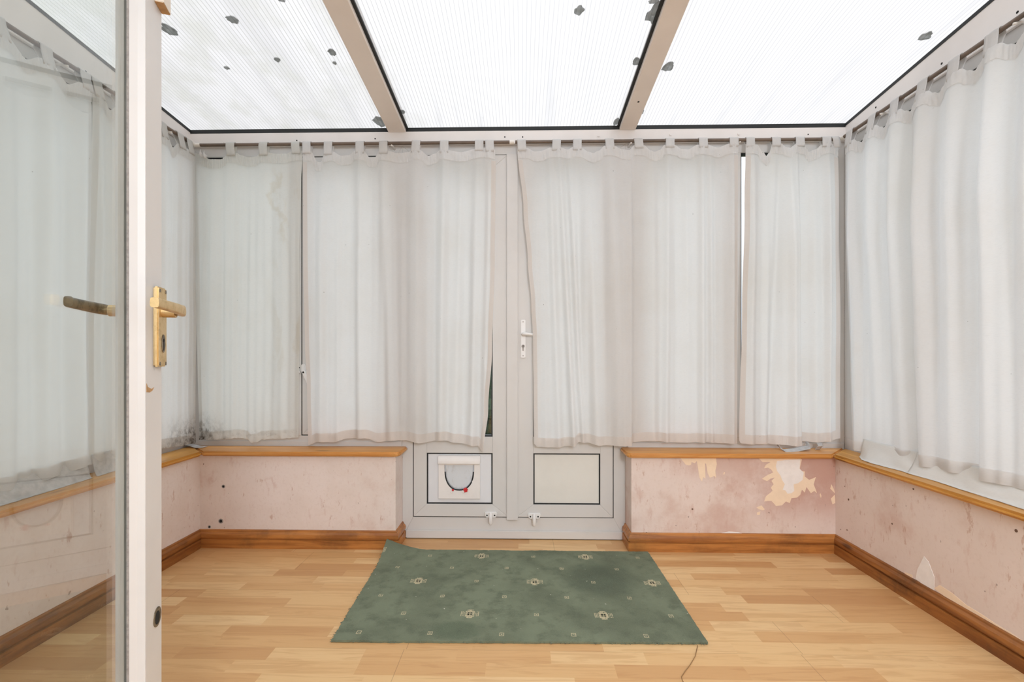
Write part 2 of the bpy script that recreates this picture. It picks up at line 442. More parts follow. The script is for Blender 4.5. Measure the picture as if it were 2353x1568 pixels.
X_DL, X_DR = onY(925, 1130, 0).x, onY(1437, 1130, 0).x       # door opening in the dwarf wall
def wall(name, x0, x1, y0, y1, z0, z1, m, label):
    return MB().box(x0, x1, y0, y1, z0, z1).build(name, MAT[m], label=label, cat='wall', kind='structure')
wl = wall('wall_back_left', FL - 0.10, X_DL, WY, 0.10, -0.05, SILL_Z - 0.022, 'plaster_left', 'stripped pink low wall left of the patio doors with drill holes')
wr = wall('wall_back_right', X_DR, FR + 0.10, WY, 0.10, -0.05, SILL_Z - 0.022, 'plaster_right', 'stripped pink low wall right of the patio doors with torn cream patches')
wsl = wall('wall_left', FL - 0.10, XL, YF, WY, -0.05, SILL_Z - 0.022, 'plaster_side_left', 'stripped pink low wall on the left seen behind the open glazed door')
wsr = wall('wall_right', XR, FR + 0.10, YF, WY, -0.05, SILL_Z - 0.022, 'plaster_side_right', 'stripped pink low side wall on the right with a torn white patch near the baseboard')
# house wall with the doorway the camera stands in, and the room behind it
OX0, OX1, OZ = -0.475, 1.40, 2.06
m_ = MB()
m_.box(-2.0, OX0, -2.66, YF, 0.0, 2.62); m_.box(OX1, 2.0, -2.66, YF, 0.0, 2.62); m_.box(OX0, OX1, -2.66, YF, OZ, 2.62)
m_.build('wall_front', MAT['house_wall_paint'], label='pale house wall with the doorway into the conservatory', cat='wall', kind='structure')
m_ = MB()
m_.box(-2.1, -2.0, -5.2, -2.52, 0, 2.5); m_.box(2.0, 2.1, -5.2, -2.52, 0, 2.5); m_.box(-2.1, 2.1, -5.3, -5.2, 0, 2.5); m_.box(-2.1, 2.1, -5.3, -2.52, 2.5, 2.6)
m_.build('wall_rear', MAT['house_wall_paint'], label='plain pale walls of the house room behind the doorway', cat='wall', kind='structure')

# bare patches, drill holes and stains on the low walls
def patch(poly, ox, oy, k, plane, wallobj, m, off, name='torn_patch', label=None):
    pts = [(ox + x / k, oy + y / k) for x, y in poly]
    if plane == 'back':
        q = [onY(x, y, WY) for x, y in pts]
        fa = [(p.x, p.z) for p in q]
        b = MB().prism(fa, lambda a, c: (a, WY - off, c), lambda a, c: (a, WY + 0.001, c))
    else:
        q = [onX(x, y, XR) for x, y in pts]
        fa = [(p.y, p.z) for p in q]
        b = MB().prism(fa, lambda a, c: (XR - off, a, c), lambda a, c: (XR + 0.001, a, c))
    return b.build(name, MAT[m], wallobj, label=label)
BIG = [(1340,398),(1420,392),(1560,388),(1690,392),(1735,415),(1715,495),(1725,520),(1760,525),(1760,570),(1800,600),(1830,590),(1860,575),(1840,640),(1860,690),(1870,720),(1845,700),(1815,720),(1775,665),(1760,715),(1735,690),(1720,735),(1690,760),(1640,765),(1625,810),(1590,795),(1555,830),(1500,835),(1460,790),(1430,790),(1395,795),(1410,750),(1470,700),(1455,670),(1480,640),(1460,610),(1490,580),(1450,590),(1420,612),(1375,590),(1420,560),(1475,535),(1460,510),(1430,490),(1395,495),(1410,465),(1450,440),(1380,440)]
WHT = [(1510,430),(1560,425),(1610,420),(1720,415),(1713,500),(1750,535),(1740,600),(1700,630),(1660,640),(1665,700),(1640,720),(1605,725),(1585,695),(1560,690),(1580,640),(1555,600),(1540,560),(1510,520),(1500,480)]
TWO = [(630,390),(960,390),(968,460),(955,520),(960,580),(945,565),(925,575),(905,580),(885,540),(872,460),(862,447),(866,590),(845,575),(835,615),(812,580),(800,500),(788,430),(770,450),(740,440),(735,465),(715,470),(690,465),(660,430)]
patch(BIG, 1400, 950, 3.92, 'back', wr, 'bare_plaster', 0.0010, label='large torn cream patch with jagged edge')
patch(WHT, 1400, 950, 3.92, 'back', wr, 'white_plaster', 0.0016, label='white patch inside the large cream patch')
patch(TWO, 1400, 950, 3.92, 'back', wr, 'bare_plaster', 0.0010, label='torn cream patch with two hanging tongues')
for sp in ([(2000,640),(2020,680),(2033,722),(2015,705),(1990,680)], [(1995,770),(2030,735),(2034,775),(2034,810),(2010,820)], [(1325,850),(1370,830),(1400,865),(1385,875),(1345,865)], [(1330,895),(1360,885),(1355,915),(1330,915)], [(1025,550),(1035,528),(1042,535),(1035,552)], [(1895,735),(1902,720),(1910,745),(1905,765)]):
    patch(sp, 1400, 950, 3.92, 'back', wr, 'bare_plaster', 0.0010, label='small torn cream patch')
patch([(960,1092),(1080,1065),(1160,1072),(1240,1095),(1180,1104),(1000,1104)], 1400, 950, 3.92, 'back', wr, 'white_plaster', 0.0010, label='peeled white strip above the baseboard')
patch([(635,890),(660,920),(675,960),(690,1000),(690,1075),(640,1050),(590,1010),(600,960)], 1853, 900, 2.348, 'right', wsr, 'white_plaster', 0.0012, label='pointed torn white patch')
patch([(690,1062),(720,1045),(790,1090),(860,1150),(950,1205),(1030,1260),(1100,1300),(1174,1350),(1174,1392),(1000,1280),(800,1150)], 1853, 900, 2.348, 'right', wsr, 'bare_plaster', 0.0010, label='peeled cream strip along the baseboard')
patch([(260,832),(300,850),(300,862),(262,845)], 1853, 900, 2.348, 'right', wsr, 'white_plaster', 0.0010)
patch([(530,975),(570,990),(575,1010),(535,990)], 1853, 900, 2.348, 'right', wsr, 'bare_plaster', 0.0010)
def hole(px, py, r, plane, wallobj, ring=True):
    if plane == 'back': c = onY(px, py, WY); nn = (0, -1, 0)
    elif plane == 'right': c = onX(px, py, XR); nn = (-1, 0, 0)
    if ring: MB().disc(c, nn, r * 1.7, 14, 0.0008).build('plug_ring', MAT['plug_grey'], wallobj)
    MB().disc(c + Vector(nn) * 0.0004, nn, r, 12, 0.0009).build('drill_hole', MAT['hole_dark' if ring else 'plug_brown'], wallobj)
for x, y, r in ((523,660,0.0055),(500,972,0.0075),(397,1024,0.0045),(368,1065,0.0045),(345,458,0.0025),(820,1072,0.003)):
    hole(380 + x/3.92, 950 + y/3.92, r, 'back', wl, r > 0.004)
for x, y, r in ((748,864,0.0045),(335,1080,0.005)):
    hole(1400 + x/3.92, 950 + y/3.92, r, 'back', wr, False)
for x, y, r in ((207,512,0.0028),(463,714,0.0045),(578,527,0.0045),(186,745,0.0028),(220,748,0.004),(1133,752,0.006),(228,583,0.006)):
    hole(1853 + x/2.348, 900 + y/2.348, r*0.8, 'right', wsr, False)

# ------------------------------------------------------------------ baseboards (ogee profile) and sills
BB = [(0, 0), (0.018, 0), (0.018, 0.042), (0.0095, 0.0445), (0.0095, 0.0495), (0.0180, 0.053), (0.0190, 0.062), (0.0165, 0.071), (0.011, 0.077), (0.008, 0.080), (0.007, 0.086), (0.004, 0.089), (0, 0.090)]
def sweep(prof, path, nrmfn):
    """path: list of (origin, outward vector scaled for mitres); profile (d, z)"""
    b = MB(); rings = []
    for o, nv in path:
        rings.append([b._v((o[0] + nv[0]*d, o[1] + nv[1]*d, z)) for d, z in prof])
    k = len(prof)
    for i in range(len(rings) - 1):
        for j in range(k):
            q = (j + 1) % k
            b.bm.faces.new((rings[i][j], rings[i][q], rings[i+1][q], rings[i+1][j]))
    b.bm.faces.new(rings[0]); b.bm.faces.new(rings[-1][::-1])
    return b
def board(name, path, m, label):
    return sweep(BB, path, None).build(name, MAT[m], smooth=True, autosmooth=25, label=label, cat='baseboard', kind='structure')
board('baseboard_back_left', [((XL, WY), (1, -1)), ((X_DL, WY), (1, -1)), ((X_DL, -0.004), (1, 0))], 'board_pine_x', 'varnished pine baseboard with dark knots below the pink wall left of the patio doors')
board('baseboard_back_right', [((X_DR, -0.004), (-1, 0)), ((X_DR, WY), (-1, -1)), ((XR, WY), (-1, -1))], 'board_pine_x', 'varnished pine baseboard below the pink wall right of the patio doors')
board('baseboard_left', [((XL, YF), (1, 0)), ((XL, WY), (1, -1))], 'board_pine_y', 'dark grubby pine baseboard along the left side wall')
board('baseboard_right', [((XR, WY), (-1, -1)), ((XR, YF), (-1, 0))], 'board_pine_y', 'dark varnished pine baseboard along the right side wall')

SO = 0.032       # sill overhang past the wall face
z0s, z1s = SILL_Z - 0.022, SILL_Z
def sill(name, poly, m, label):
    b = MB().prism(poly, lambda x, y: (x, y, z0s), lambda x, y: (x, y, z1s), 0.0085, 4)
    return b.build(name, MAT[m], smooth=True, autosmooth=40, label=label, cat='window sill', kind='structure')
yf = WY - SO; yb = -0.004; g_ = 0.0006
def rounded_end(x, sgn):
    return [(x - sgn*0.030, yf), (x - sgn*0.015, yf + 0.003), (x - sgn*0.005, yf + 0.011), (x, yf + 0.028), (x, yb)]
sill('trim_1', [(FL + 0.004, yb), (XL + SO + g_, yf)] + rounded_end(X_DL + 0.028, 1), 'sill_pine_x', 'orange pine window sill left of the patio doors with rounded end')
sill('trim_2', [(FR - 0.004, yb), (XR - SO - g_, yf)] + rounded_end(X_DR - 0.028, -1), 'sill_pine_x', 'orange pine window sill right of the patio doors with grey cloth ends lying on it')
sill('trim_3', [(FL + 0.004, yb - g_), (XL + SO, yf - g_), (XL + SO, YF), (FL + 0.004, YF)], 'sill_pine_y', 'orange pine window sill along the left wall behind the glazed door')
sill('trim_4', [(FR - 0.004, yb - g_), (XR - SO, yf - g_), (XR - SO, YF), (FR - 0.004, YF)], 'sill_pine_y', 'orange pine window sill along the right wall under the long curtain')

# ------------------------------------------------------------------ window frames and patio doors (back plane Y = 0)
def PX(px, py=700, y=0.0): return onY(px, py, y).x
def PZ(py, px=1180, y=0.0): return onY(px, py, y).z
HEAD_T = PZ(333); HEAD_B = PZ(355)      # window head rail
def frame4(x0, x1, z0, z1, wl_, wr_, wb, wt, ya, yb_, bev=0.0016):
    """mitred rectangular frame lying in a plane of constant y (front ya, back yb_)"""
    b = MB()
    o = [(x0, z0), (x1, z0), (x1, z1), (x0, z1)]
    i = [(x0 + wl_, z0 + wb), (x1 - wr_, z0 + wb), (x1 - wr_, z1 - wt), (x0 + wl_, z1 - wt)]
    for k in range(4):
        q = (k + 1) % 4
        if {0: wb, 1: wr_, 2: wt, 3: wl_}[k] <= 0: continue
        b.prism([o[k], o[q], i[q], i[k]], lambda x, z: (x, ya, z), lambda x, z: (x, yb_, z), bev)
    return b
def gasket(x0, x1, z0, z1, w, ya, yb_):
    b = MB()
    b.box(x0, x0 + w, ya, yb_, z0, z1); b.box(x1 - w, x1, ya, yb_, z0, z1)
    b.box(x0 + w, x1 - w, ya, yb_, z0, z0 + w); b.box(x0 + w, x1 - w, ya, yb_, z1 - w, z1)
    return b
def pane(x0, x1, z0, z1, y=0.030): return MB().box(x0, x1, y, y + 0.004, z0, z1)
U = MAT['upvc']; BK = MAT['black_rubber']; GL = MAT['window_glass']
zs = SILL_Z - 0.022
X_CL, X_CR = FL, FR                         # corners
DL0, DR1 = X_DL, X_DR                       # door frame outer edges

# back windows: fixed light beside the corner, opening sash beside the doors
def back_window(name, xa, xb, xm0, xm1, sash_left, label):
    w = empty(name, ((xa + xb)/2, 0.02, zs), label, 'window', kind='structure')
    f = frame4(xa, xb, zs, HEAD_T, 0.055, 0.030, 0.075, HEAD_T - HEAD_B, 0.0, 0.06)
    f.box(xm0, xm1, 0.0, 0.06, zs + 0.075, HEAD_B, 0.0016)
    f.box(xa + 0.01, xb - 0.005, -0.006, 0.0, zs, PZ(1016), 0.001)
    f.build('window_frame', U, w)
    for (a, b_, sash) in ((xa + 0.055, xm0, sash_left), (xm1, xb - 0.030, not sash_left)):
        z0, z1 = zs + 0.075, HEAD_B
        if sash:
            gasket(a, b_, z0, z1, 0.0065, 0.004, 0.020).build('sash_gasket', BK, w)
            s_ = frame4(a + 0.0055, b_ - 0.0055, z0 + 0.0055, z1 - 0.0055, 0.05, 0.05, 0.05, 0.05, 0.0, 0.05).build('opening_sash', U, w)
            gasket(a + 0.054, b_ - 0.054, z0 + 0.054, z1 - 0.054, 0.006, 0.010, 0.036).build('glazing_gasket', BK, s_)
            pane(a + 0.054, b_ - 0.054, z0 + 0.054, z1 - 0.054).build('pane', GL, s_)
        else:
            gasket(a, b_, z0, z1, 0.007, 0.010, 0.036).build('glazing_gasket', BK, w)
            pane(a, b_, z0, z1).build('pane', GL, w)
    return w
w1 = back_window('window_1', X_CL, DL0, PX(669), PX(692), False, 'white framed window left of the patio doors with an opening sash and cranked handle')
w2 = back_window('window_2', DR1, X_CR, PX(1676), PX(1702.5), True, 'white framed window right of the patio doors with a bright glass sliver showing')
for w_, X0, sg in ((w1, FL, -1), (w2, FR, 1)):
    MB().box(min(X0, X0 + sg*0.06), max(X0, X0 + sg*0.06), 0.0, 0.06, zs, HEAD_T).build('corner_post', U, w_)
    MB().box(X0 - 0.0016, X0 + 0.0016, -0.0012, 0.002, SILL_Z, HEAD_T).build('corner_seam', MAT['plug_grey'], w_)
# cranked handle on the sash of window_1
h = onY(698, 852, -0.002)
hb = MB().box(h.x - 0.011, h.x + 0.013, -0.012, 0.0, h.z - 0.010, h.z + 0.034, 0.004, 2).build('window_handle', MAT['bright_white_plastic'], w1, smooth=True, autosmooth=40)
e0, e1 = onY(698, 856, -0.028), onY(712, 890, -0.034)
dv = (e1 - e0).normalized(); sd = Vector((dv.z, 0, -dv.x)) * 0.0085
def lv(p, y): return (p.x, y, p.z)
q = [e0 - sd - dv*0.008, e0 + sd - dv*0.008, e1 + sd*0.8, e1 - sd*0.8]
MB().prism([(p.x, p.z) for p in q], lambda x, z: (x, -0.034, z), lambda x, z: (x, -0.024, z), 0.002, 2).build('handle_lever', MAT['bright_white_plastic'], hb, smooth=True, autosmooth=40)
MB().tube([(e0.x, -0.030, e0.z), (e0.x, -0.002, e0.z)], 0.010, 12).build('handle_neck', MAT['bright_white_plastic'], hb, smooth=True, autosmooth=40)
MB().disc((e0.x, -0.0341, e0.z), (0, -1, 0), 0.005, 12, 0.0008).build('handle_screw', MAT['hole_dark'], hb)
k0 = onY(689, 855, -0.004)
MB().box(k0.x - 0.012, k0.x + 0.006, -0.018, 0.0, k0.z - 0.006, k0.z + 0.004, 0.002, 2).build('keeper', MAT['bright_white_plastic'], w1)
MB().disc((k0.x - 0.004, -0.0002, k0.z + 0.022), (0, -1, 0), 0.003, 10, 0.0006).build('screw_hole', MAT['hole_dark'], w1)

# patio doors
d1 = empty('door_1', ((DL0 + DR1)/2, 0.03, 0), 'white plastic double patio doors behind the curtains with solid lower panels', 'door', kind='structure')
ZT = PZ(1190); ZP0, ZP1 = PZ(1159), PZ(1041.5); ZG0 = PZ(1004); ZLT = HEAD_B - 0.004
f = frame4(DL0, DR1, 0.0, HEAD_T, PX(949) - DL0, DR1 - PX(1410), ZT, HEAD_T - HEAD_B, 0.0, 0.07)
f.box(DL0 + 0.02, DR1 - 0.004, -0.012, 0.0, 0.004, PZ(1219), 0.003, 2)
f.build('door_frame', U, d1)
MB().box(DL0, DR1, -0.004, 0.02, 0.0002, 0.0035).build('threshold_seal', BK, d1)
xm0, xm1 = PX(1164.5), PX(1190)
for side, (a, b_, pa, pb) in enumerate(((PX(949), PX(1169), PX(981), PX(1132)), (PX(1186), PX(1410), PX(1225.5), PX(1379)))):
    gasket(a, b_, ZT, HEAD_B, 0.006, 0.002, 0.02).build('leaf_seal', BK, d1)
    a2, b2, z0, z1 = a + 0.005, b_ - 0.005, ZT + 0.005, HEAD_B - 0.005
    lf = frame4(a2, b2, z0, z1, pa - a2, b2 - pb, ZP0 - z0, 0.066, -0.006, 0.055)
    lf.box(pa, pb, -0.006, 0.055, ZP1, ZG0, 0.0012)
    lf = lf.build('door_leaf', U, d1, label='left leaf with the cat flap' if side == 0 else 'right leaf with the handle')
    gasket(pa, pb, ZP0, ZP1, 0.0068, -0.0015, 0.03).build('panel_gasket', BK, lf)
    MB().box(pa + 0.006, pb - 0.006, 0.0015, 0.03, ZP0 + 0.006, ZP1 - 0.006).build('lower_panel', MAT['panel_white' if side == 0 else 'panel_cream'], lf, label='bluish white panel' if side == 0 else 'cream panel')
    gz1 = z1 - 0.066
    gasket(pa, pb, ZG0, gz1, 0.0068, -0.001, 0.036).build('glazing_gasket', BK, lf)
    pane(pa, pb, ZG0, gz1).build('pane', GL, lf)
# meeting bar over the joint of the leaves
MB().box(xm0, xm1, -0.020, -0.005, PZ(1193.5), PZ(357), 0.0025, 2).build('meeting_bar', U, d1)
# lever handle on the right leaf
hx0, hx1 = PX(1196.5, 780, -0.012), PX(1207.5, 780, -0.012); hz0, hz1 = PZ(823, 1202, -0.012), PZ(735, 1202, -0.012)
hp = MB().box(hx0, hx1, -0.014, -0.006, hz0, hz1, 0.003, 2).build('handle_plate', MAT['bright_white_plastic'], d1, smooth=True, autosmooth=40)
hc = (hx0 + hx1)/2; hz = PZ(768, 1202, -0.03)
MB().tube([(hc, -0.012, hz), (hc, -0.032, hz), (hc + 0.006, -0.040, hz), (hc + 0.016, -0.043, hz), (hc + 0.055, -0.040, hz - 0.004), (hc + 0.10, -0.038, hz - 0.004)], [0.0085, 0.0085, 0.0085, 0.0082, 0.007, 0.006], 12).build('handle_lever', MAT['bright_white_plastic'], hp, smooth=True)
kz = PZ(796, 1202, -0.014)
MB().disc((hc, -0.0142, kz), (0, -1, 0), 0.0085, 16, 0.003).build('lock_cylinder', MAT['plug_grey'], hp)
MB().box(hc - 0.0012, hc + 0.0012, -0.0182, -0.0170, kz - 0.004, kz + 0.005).build('keyhole', MAT['hole_dark'], hp)
MB().box(hc - 0.0035, hc + 0.0035, -0.0165, -0.0140, kz - 0.024, kz - 0.008, 0.001).build('cylinder_body', MAT['plug_grey'], hp)
for zz in (PZ(818, 1202, -0.014), PZ(740, 1202, -0.014)):
    MB().disc((hc, -0.0142, zz), (0, -1, 0), 0.0032, 10, 0.0008).build('handle_screw', MAT['plug_grey'], hp)
# patio bolts at the foot of each leaf
for (bx, by) in ((1128, 1183), (1227.5, 1186)):
    c = onY(bx, by, -0.01)
    ppts = [(-0.034, 0.010), (-0.030, 0.016), (0.030, 0.016), (0.034, 0.010), (0.028, -0.010), (0.022, -0.014), (-0.022, -0.014), (-0.028, -0.010)]
    bo = MB().prism([(c.x + x, c.z + z) for x, z in ppts], lambda x, z: (x, -0.020, z), lambda x, z: (x, -0.006, z), 0.003, 2).build('patio_bolt', MAT['bright_white_plastic'], d1, smooth=True, autosmooth=40)
    MB().tube([(c.x, -0.024, c.z + 0.014), (c.x, -0.028, c.z + 0.004), (c.x, -0.028, c.z - 0.036), (c.x, -0.028, c.z - 0.046)], [0.008, 0.010, 0.010, 0.006], 14).build('bolt_barrel', MAT['bright_white_plastic'], bo, smooth=True, autosmooth=50)
    for sx in (-0.020, 0.020):
        MB().disc((c.x + sx, -0.0202, c.z - 0.001), (0, -1, 0), 0.0042, 10, 0.0006).build('bolt_screw', MAT['hole_dark'], bo)

# cat flap fixed in the left lower panel
cf = empty('cat_flap', (PX(1055, 1100), 0, PZ(1147)), 'white cat flap with black brush seal and red catch in the left door panel', 'cat flap')
cx0, cx1 = PX(1008, 1100, -0.012), PX(1103, 1100, -0.012); cz0, cz1 = PZ(1146, 1055, -0.012), PZ(1047.5, 1055, -0.012)
fx0, fx1 = PX(1021, 1100, -0.012), PX(1090, 1100, -0.012); fzt = PZ(1069, 1055, -0.012); fzb = PZ(1128, 1055, -0.012)
cm, hw = (fx0 + fx1)/2, (fx1 - fx0)/2
def arch(k, nseg=20):    # U outline from top left round the bottom to top right
    pts = [(cm - hw*k, fzt)]
    zc_ = fzt - 0.036
    for i in range(nseg + 1):
        a = PI + PI * i / nseg
        ex = abs(math.cos(a)) ** 0.85 * (1 if math.cos(a) > 0 else -1)
        pts.append((cm + hw*k*ex*0.985, zc_ + (zc_ - fzb)*(k if k < 1 else k)*math.sin(a)))
    pts.append((cm + hw*k, fzt)); return pts
# frame plate as a ring of quads around the arch
b = MB(); A_ = arch(1.0)
def outer(i, nn):
    t = i / (nn - 1)
    per = [(cx0, fzt), (cx0, cz0), (cx1, cz0), (cx1, fzt)]
    L = [fzt - cz0, cx1 - cx0, fzt - cz0]; T = sum(L); s_ = t * T
    for k in range(3):
        if s_ <= L[k] + 1e-9:
            q = s_ / L[k]; return (per[k][0] + (per[k+1][0]-per[k][0])*q, per[k][1] + (per[k+1][1]-per[k][1])*q)
        s_ -= L[k]
    return per[3]
def closest_outer(p):   # project radially from the arch centre to the rectangle
    zc_ = fzt - 0.02; dx_, dz_ = p[0] - cm, p[1] - zc_
    if p[1] >= fzt - 1e-6: return (cx0 if dx_ < 0 else cx1, fzt)
    tx = ((cx1 if dx_ > 0 else cx0) - cm) / dx_ if abs(dx_) > 1e-9 else 1e9
    tz = (cz0 - zc_) / dz_ if dz_ < -1e-9 else 1e9
    t = min(tx, tz); return (cm + dx_*t, zc_ + dz_*t)
O_ = [closest_outer(p) for p in A_]
O2 = []
for y0 in (0,):
    pass
yF, yB = -0.016, 0.0008
rows = []
for y_ in (yF, yB):
    rows.append(([b._v((x, y_, z)) for x, z in A_], [b._v((x, y_, z)) for x, z in O_]))
nA = len(A_)
for i in range(nA - 1):
    (ai, oi), (ab, ob) = rows
    b.bm.faces.new((ai[i], ai[i+1], oi[i+1], oi[i]))
    b.bm.faces.new((ai[i], ab[i], ab[i+1], ai[i+1]))
    b.bm.faces.new((oi[i], oi[i+1], ob[i+1], ob[i]))
# square the corners
for (cxx, sg) in ((cx0, 0), (cx1, 1)):
    pass
b.box(cx0, cx1, yF, yB, fzt, cz1 - 0.002)
cfr = b.build('flap_frame', MAT['cat_flap_white'], cf)
# fill the two lower corners so the plate is a rectangle
for sgn, cxx in ((-1, cx0), (1, cx1)):
    near_ = [p for p in O_ if (p[0] - cm) * sgn > 0]
    s1 = min((p for p in near_ if abs(p[0] - cxx) < 1e-6), key=lambda p: p[1]); s2 = max((p for p in near_ if abs(p[1] - cz0) < 1e-6), key=lambda p: sgn * p[0])
    MB().prism([(cxx, cz0), s1, s2], lambda x, z: (x, yF, z), lambda x, z: (x, yB, z)).build('corner_plate', MAT['cat_flap_white'], cfr)
# rounded hood over the flap
hp_ = [(yB, cz1 + 0.0), (-0.010, cz1 + 0.001), (-0.020, cz1 - 0.004), (-0.027, cz1 - 0.014), (-0.030, cz1 - 0.028), (-0.030, PZ(1067, 1055, -0.03)), (yB, PZ(1067, 1055, -0.03))]
MB().prism(hp_, lambda y, z: (cx0 - 0.001, y, z), lambda y, z: (cx1 + 0.001, y, z), 0.001).build('hood', MAT['cat_flap_white'], cf, smooth=True, autosmooth=35)
fl = MB().prism(arch(0.90), lambda x, z: (x, -0.008, z), lambda x, z: (x, -0.003, z)).build('swing_flap', MAT['flap'], cf)
MB().tube([(x, -0.0125, z) for x, z in arch(0.96)[1:-1]], 0.0032, 8).build('brush_seal', BK, fl, smooth=True)
r1 = onY(1070, 1127, -0.02)
rp = [(-0.014,0.004),(-0.004,0.012),(0.004,0.012),(0.010,0.004),(0.013,0.000),(0.005,-0.001),(0.010,-0.009),(0.001,-0.008),(-0.006,-0.013),(-0.006,-0.005)]
MB().prism([(r1.x + x, r1.z + z) for x, z in rp], lambda x, z: (x, -0.024, z), lambda x, z: (x, -0.012, z), 0.001).build('catch', MAT['latch_red'], cf, label='red turning catch')
r2 = onY(1040.5, 1127, -0.02)
MB().box(r2.x - 0.005, r2.x + 0.005, -0.020, -0.012, r2.z - 0.005, r2.z + 0.005, 0.001).build('catch', MAT['latch_red'], cf, label='small red catch stub')
MB().prism([(r1.x - 0.020, r1.z - 0.006), (r1.x - 0.006, r1.z - 0.003), (r1.x - 0.004, r1.z - 0.014), (r1.x - 0.016, r1.z - 0.016)], lambda x, z: (x, -0.022, z), lambda x, z: (x, -0.014, z), 0.001).build('catch_tab', MAT['cat_flap_white'], cf)
MB().prism([(r2.x - 0.016, r2.z - 0.010), (r2.x + 0.002, r2.z - 0.008), (r2.x - 0.006, r2.z - 0.020)], lambda x, z: (x, -0.018, z), lambda x, z: (x, -0.014, z), 0.001).build('catch_tab', MAT['cat_flap_white'], cf)

# side windows
def side_window(name, left, label):
    X0, sg = (FL, -1) if left else (FR, 1)
    w = empty(name, (X0 + sg*0.03, -1.2, zs), label, 'window', kind='structure')
    def bx(b, y0, y1, z0, z1, d0=0.0, d1=0.06, bev=0.0016):
        return b.box(min(X0 + sg*d0, X0 + sg*d1), max(X0 + sg*d0, X0 + sg*d1), y0, y1, z0, z1, bev)
    b = MB()
    bx(b, YF, 0.0, zs, zs + 0.075); bx(b, YF, 0.0, HEAD_B, HEAD_T)
    ms = [-0.0, -0.56, -1.14, -1.72, YF]
    for k, y in enumerate(ms):
        y1 = y if k == 0 else (y + 0.03 if k < 4 else y + 0.05); y0 = y - 0.115 if k == 0 else (y - 0.03 if k < 4 else y)
        bx(b, y0, y1, zs + 0.075, HEAD_B)
    b.build('window_frame', U, w)
    for k in range(4):
        ya_ = ms[k] - (0.115 if k == 0 else 0.03); yb_ = ms[k+1] + (0.03 if k < 3 else 0.05)
        z0, z1 = zs + 0.075, HEAD_B
        g = MB()
        bx(g, ya_ - 0.007, ya_, z0, z1, 0.012, 0.036, 0); bx(g, yb_, yb_ + 0.007, z0, z1, 0.012, 0.036, 0)
        bx(g, yb_ + 0.007, ya_ - 0.007, z0, z0 + 0.007, 0.012, 0.036, 0); bx(g, yb_ + 0.007, ya_ - 0.007, z1 - 0.012, z1, 0.002, 0.036, 0)
        g.build('glazing_gasket', BK, w)
        p = MB(); bx(p, yb_, ya_, z0, z1, 0.030, 0.034, 0); p.build('pane', GL, w)
    return w
side_window('window_3', True, 'white framed side window on the left behind curtains')
side_window('window_4', False, 'white framed side window on the right behind the long curtain')

# ------------------------------------------------------------------ eaves beams, rafters, roof
def beam_back():
    b = MB().box(FL, FR, -0.016, 0.10, HEAD_T, PZ(299.5, 1190, -0.016), 0.002)
    return b.build('trim_5', MAT['beam_paint'], label='painted eaves beam above the back curtains with screw heads', cat='beam', kind='structure')
tb = beam_back()
def beam_side(name, left, label):
    X0, sg = (FL, -1) if left else (FR, 1)
    poly = [(-0.0, HEAD_T), (YF, HEAD_T), (YF, roofz(YF) - 0.008), (0.0, roofz(0) - 0.008)]
    b = MB().prism(poly, lambda y, z: (X0 - sg*0.004, y, z), lambda y, z: (X0 + sg*0.10, y, z), 0.002)
    # small raised bead along the lower edge
    b.box(min(X0 - sg*0.012, X0), max(X0 - sg*0.012, X0), YF, -0.02, HEAD_T - 0.002, HEAD_T + 0.010, 0.002)
    return b.build(name, MAT['beam_paint'], label=label, cat='beam', kind='structure')
tl = beam_side('trim_6', True, 'painted raked eaves beam above the left wall')
trt = beam_side('trim_7', False, 'painted raked eaves beam above the right wall')
for x, y, dark in ((554,328,0),(682,323,1),(862,319,1),(1160,315,1),(1201,315,1),(1375,312,0),(1541,309,0),(1697,308,0),(1857,309,1),(512,328,0)):
    c = onY(x, y, -0.016)
    if dark: MB().disc(c, (0, -1, 0), 0.0036, 12, 0.0006).build('screw_hole', MAT['hole_dark'], tb)
    else: MB().disc(c, (0, -1, 0), 0.007, 14, 0.004).build('screw_cap', MAT['beam_paint'], tb)
for x, y in ((2012.5,247),(2164,146),(2338,28)):
    c = onX(x, y, FR - 0.004); MB().disc(c, (-1, 0, 0), 0.0045, 12, 0.0006).build('screw_hole', MAT['hole_dark'], trt)
for x, y in ((197,165),):
    c = onX(x, y, FL + 0.004); MB().disc(c, (1, 0, 0), 0.0045, 12, 0.0006).build('screw_hole', MAT['hole_dark'], tl)

RX = [(-0.708, -0.614), (0.506, 0.590)]
def raft(name, x0, x1, label, gl_, gr_):
    y0, y1 = -0.018, YF
    sec = [(x0, -0.016), (x0 + 0.003, -0.020), (x1 - 0.003, -0.020), (x1, -0.016), (x1, 0.05), (x0, 0.05)]
    b = MB().prism(sec, lambda x, d: (x, y0, roofz(y0) + d), lambda x, d: (x, y1, roofz(y1) + d))
    o = b.build(name, MAT['rafter_paint'], label=label, cat='rafter', kind='structure')
    for on_, (ga, gb) in ((gl_, (x0 - 0.012, x0)), (gr_, (x1, x1 + 0.012))):
        if on_:
            g = MB().prism([(ga, -0.004), (gb, -0.004), (gb, 0.006), (ga, 0.006)], lambda x, d: (x, y0, roofz(y0) + d), lambda x, d: (x, y1, roofz(y1) + d))
            g.build('rubber_gasket', BK, o)
    return o
ra = raft('trim_8', *RX[0], 'beige painted roof rafter on the left with a black gasket on its right edge', False, True)
rb = raft('trim_9', *RX[1], 'beige painted roof rafter on the right with a black gasket on its left edge', True, False)
c = onRoof(1467, 234, -0.020)
MB().disc(c, (0, -RS, -1), 0.005, 10, 0.001).build('screw_hole', MAT['hole_dark'], rb)

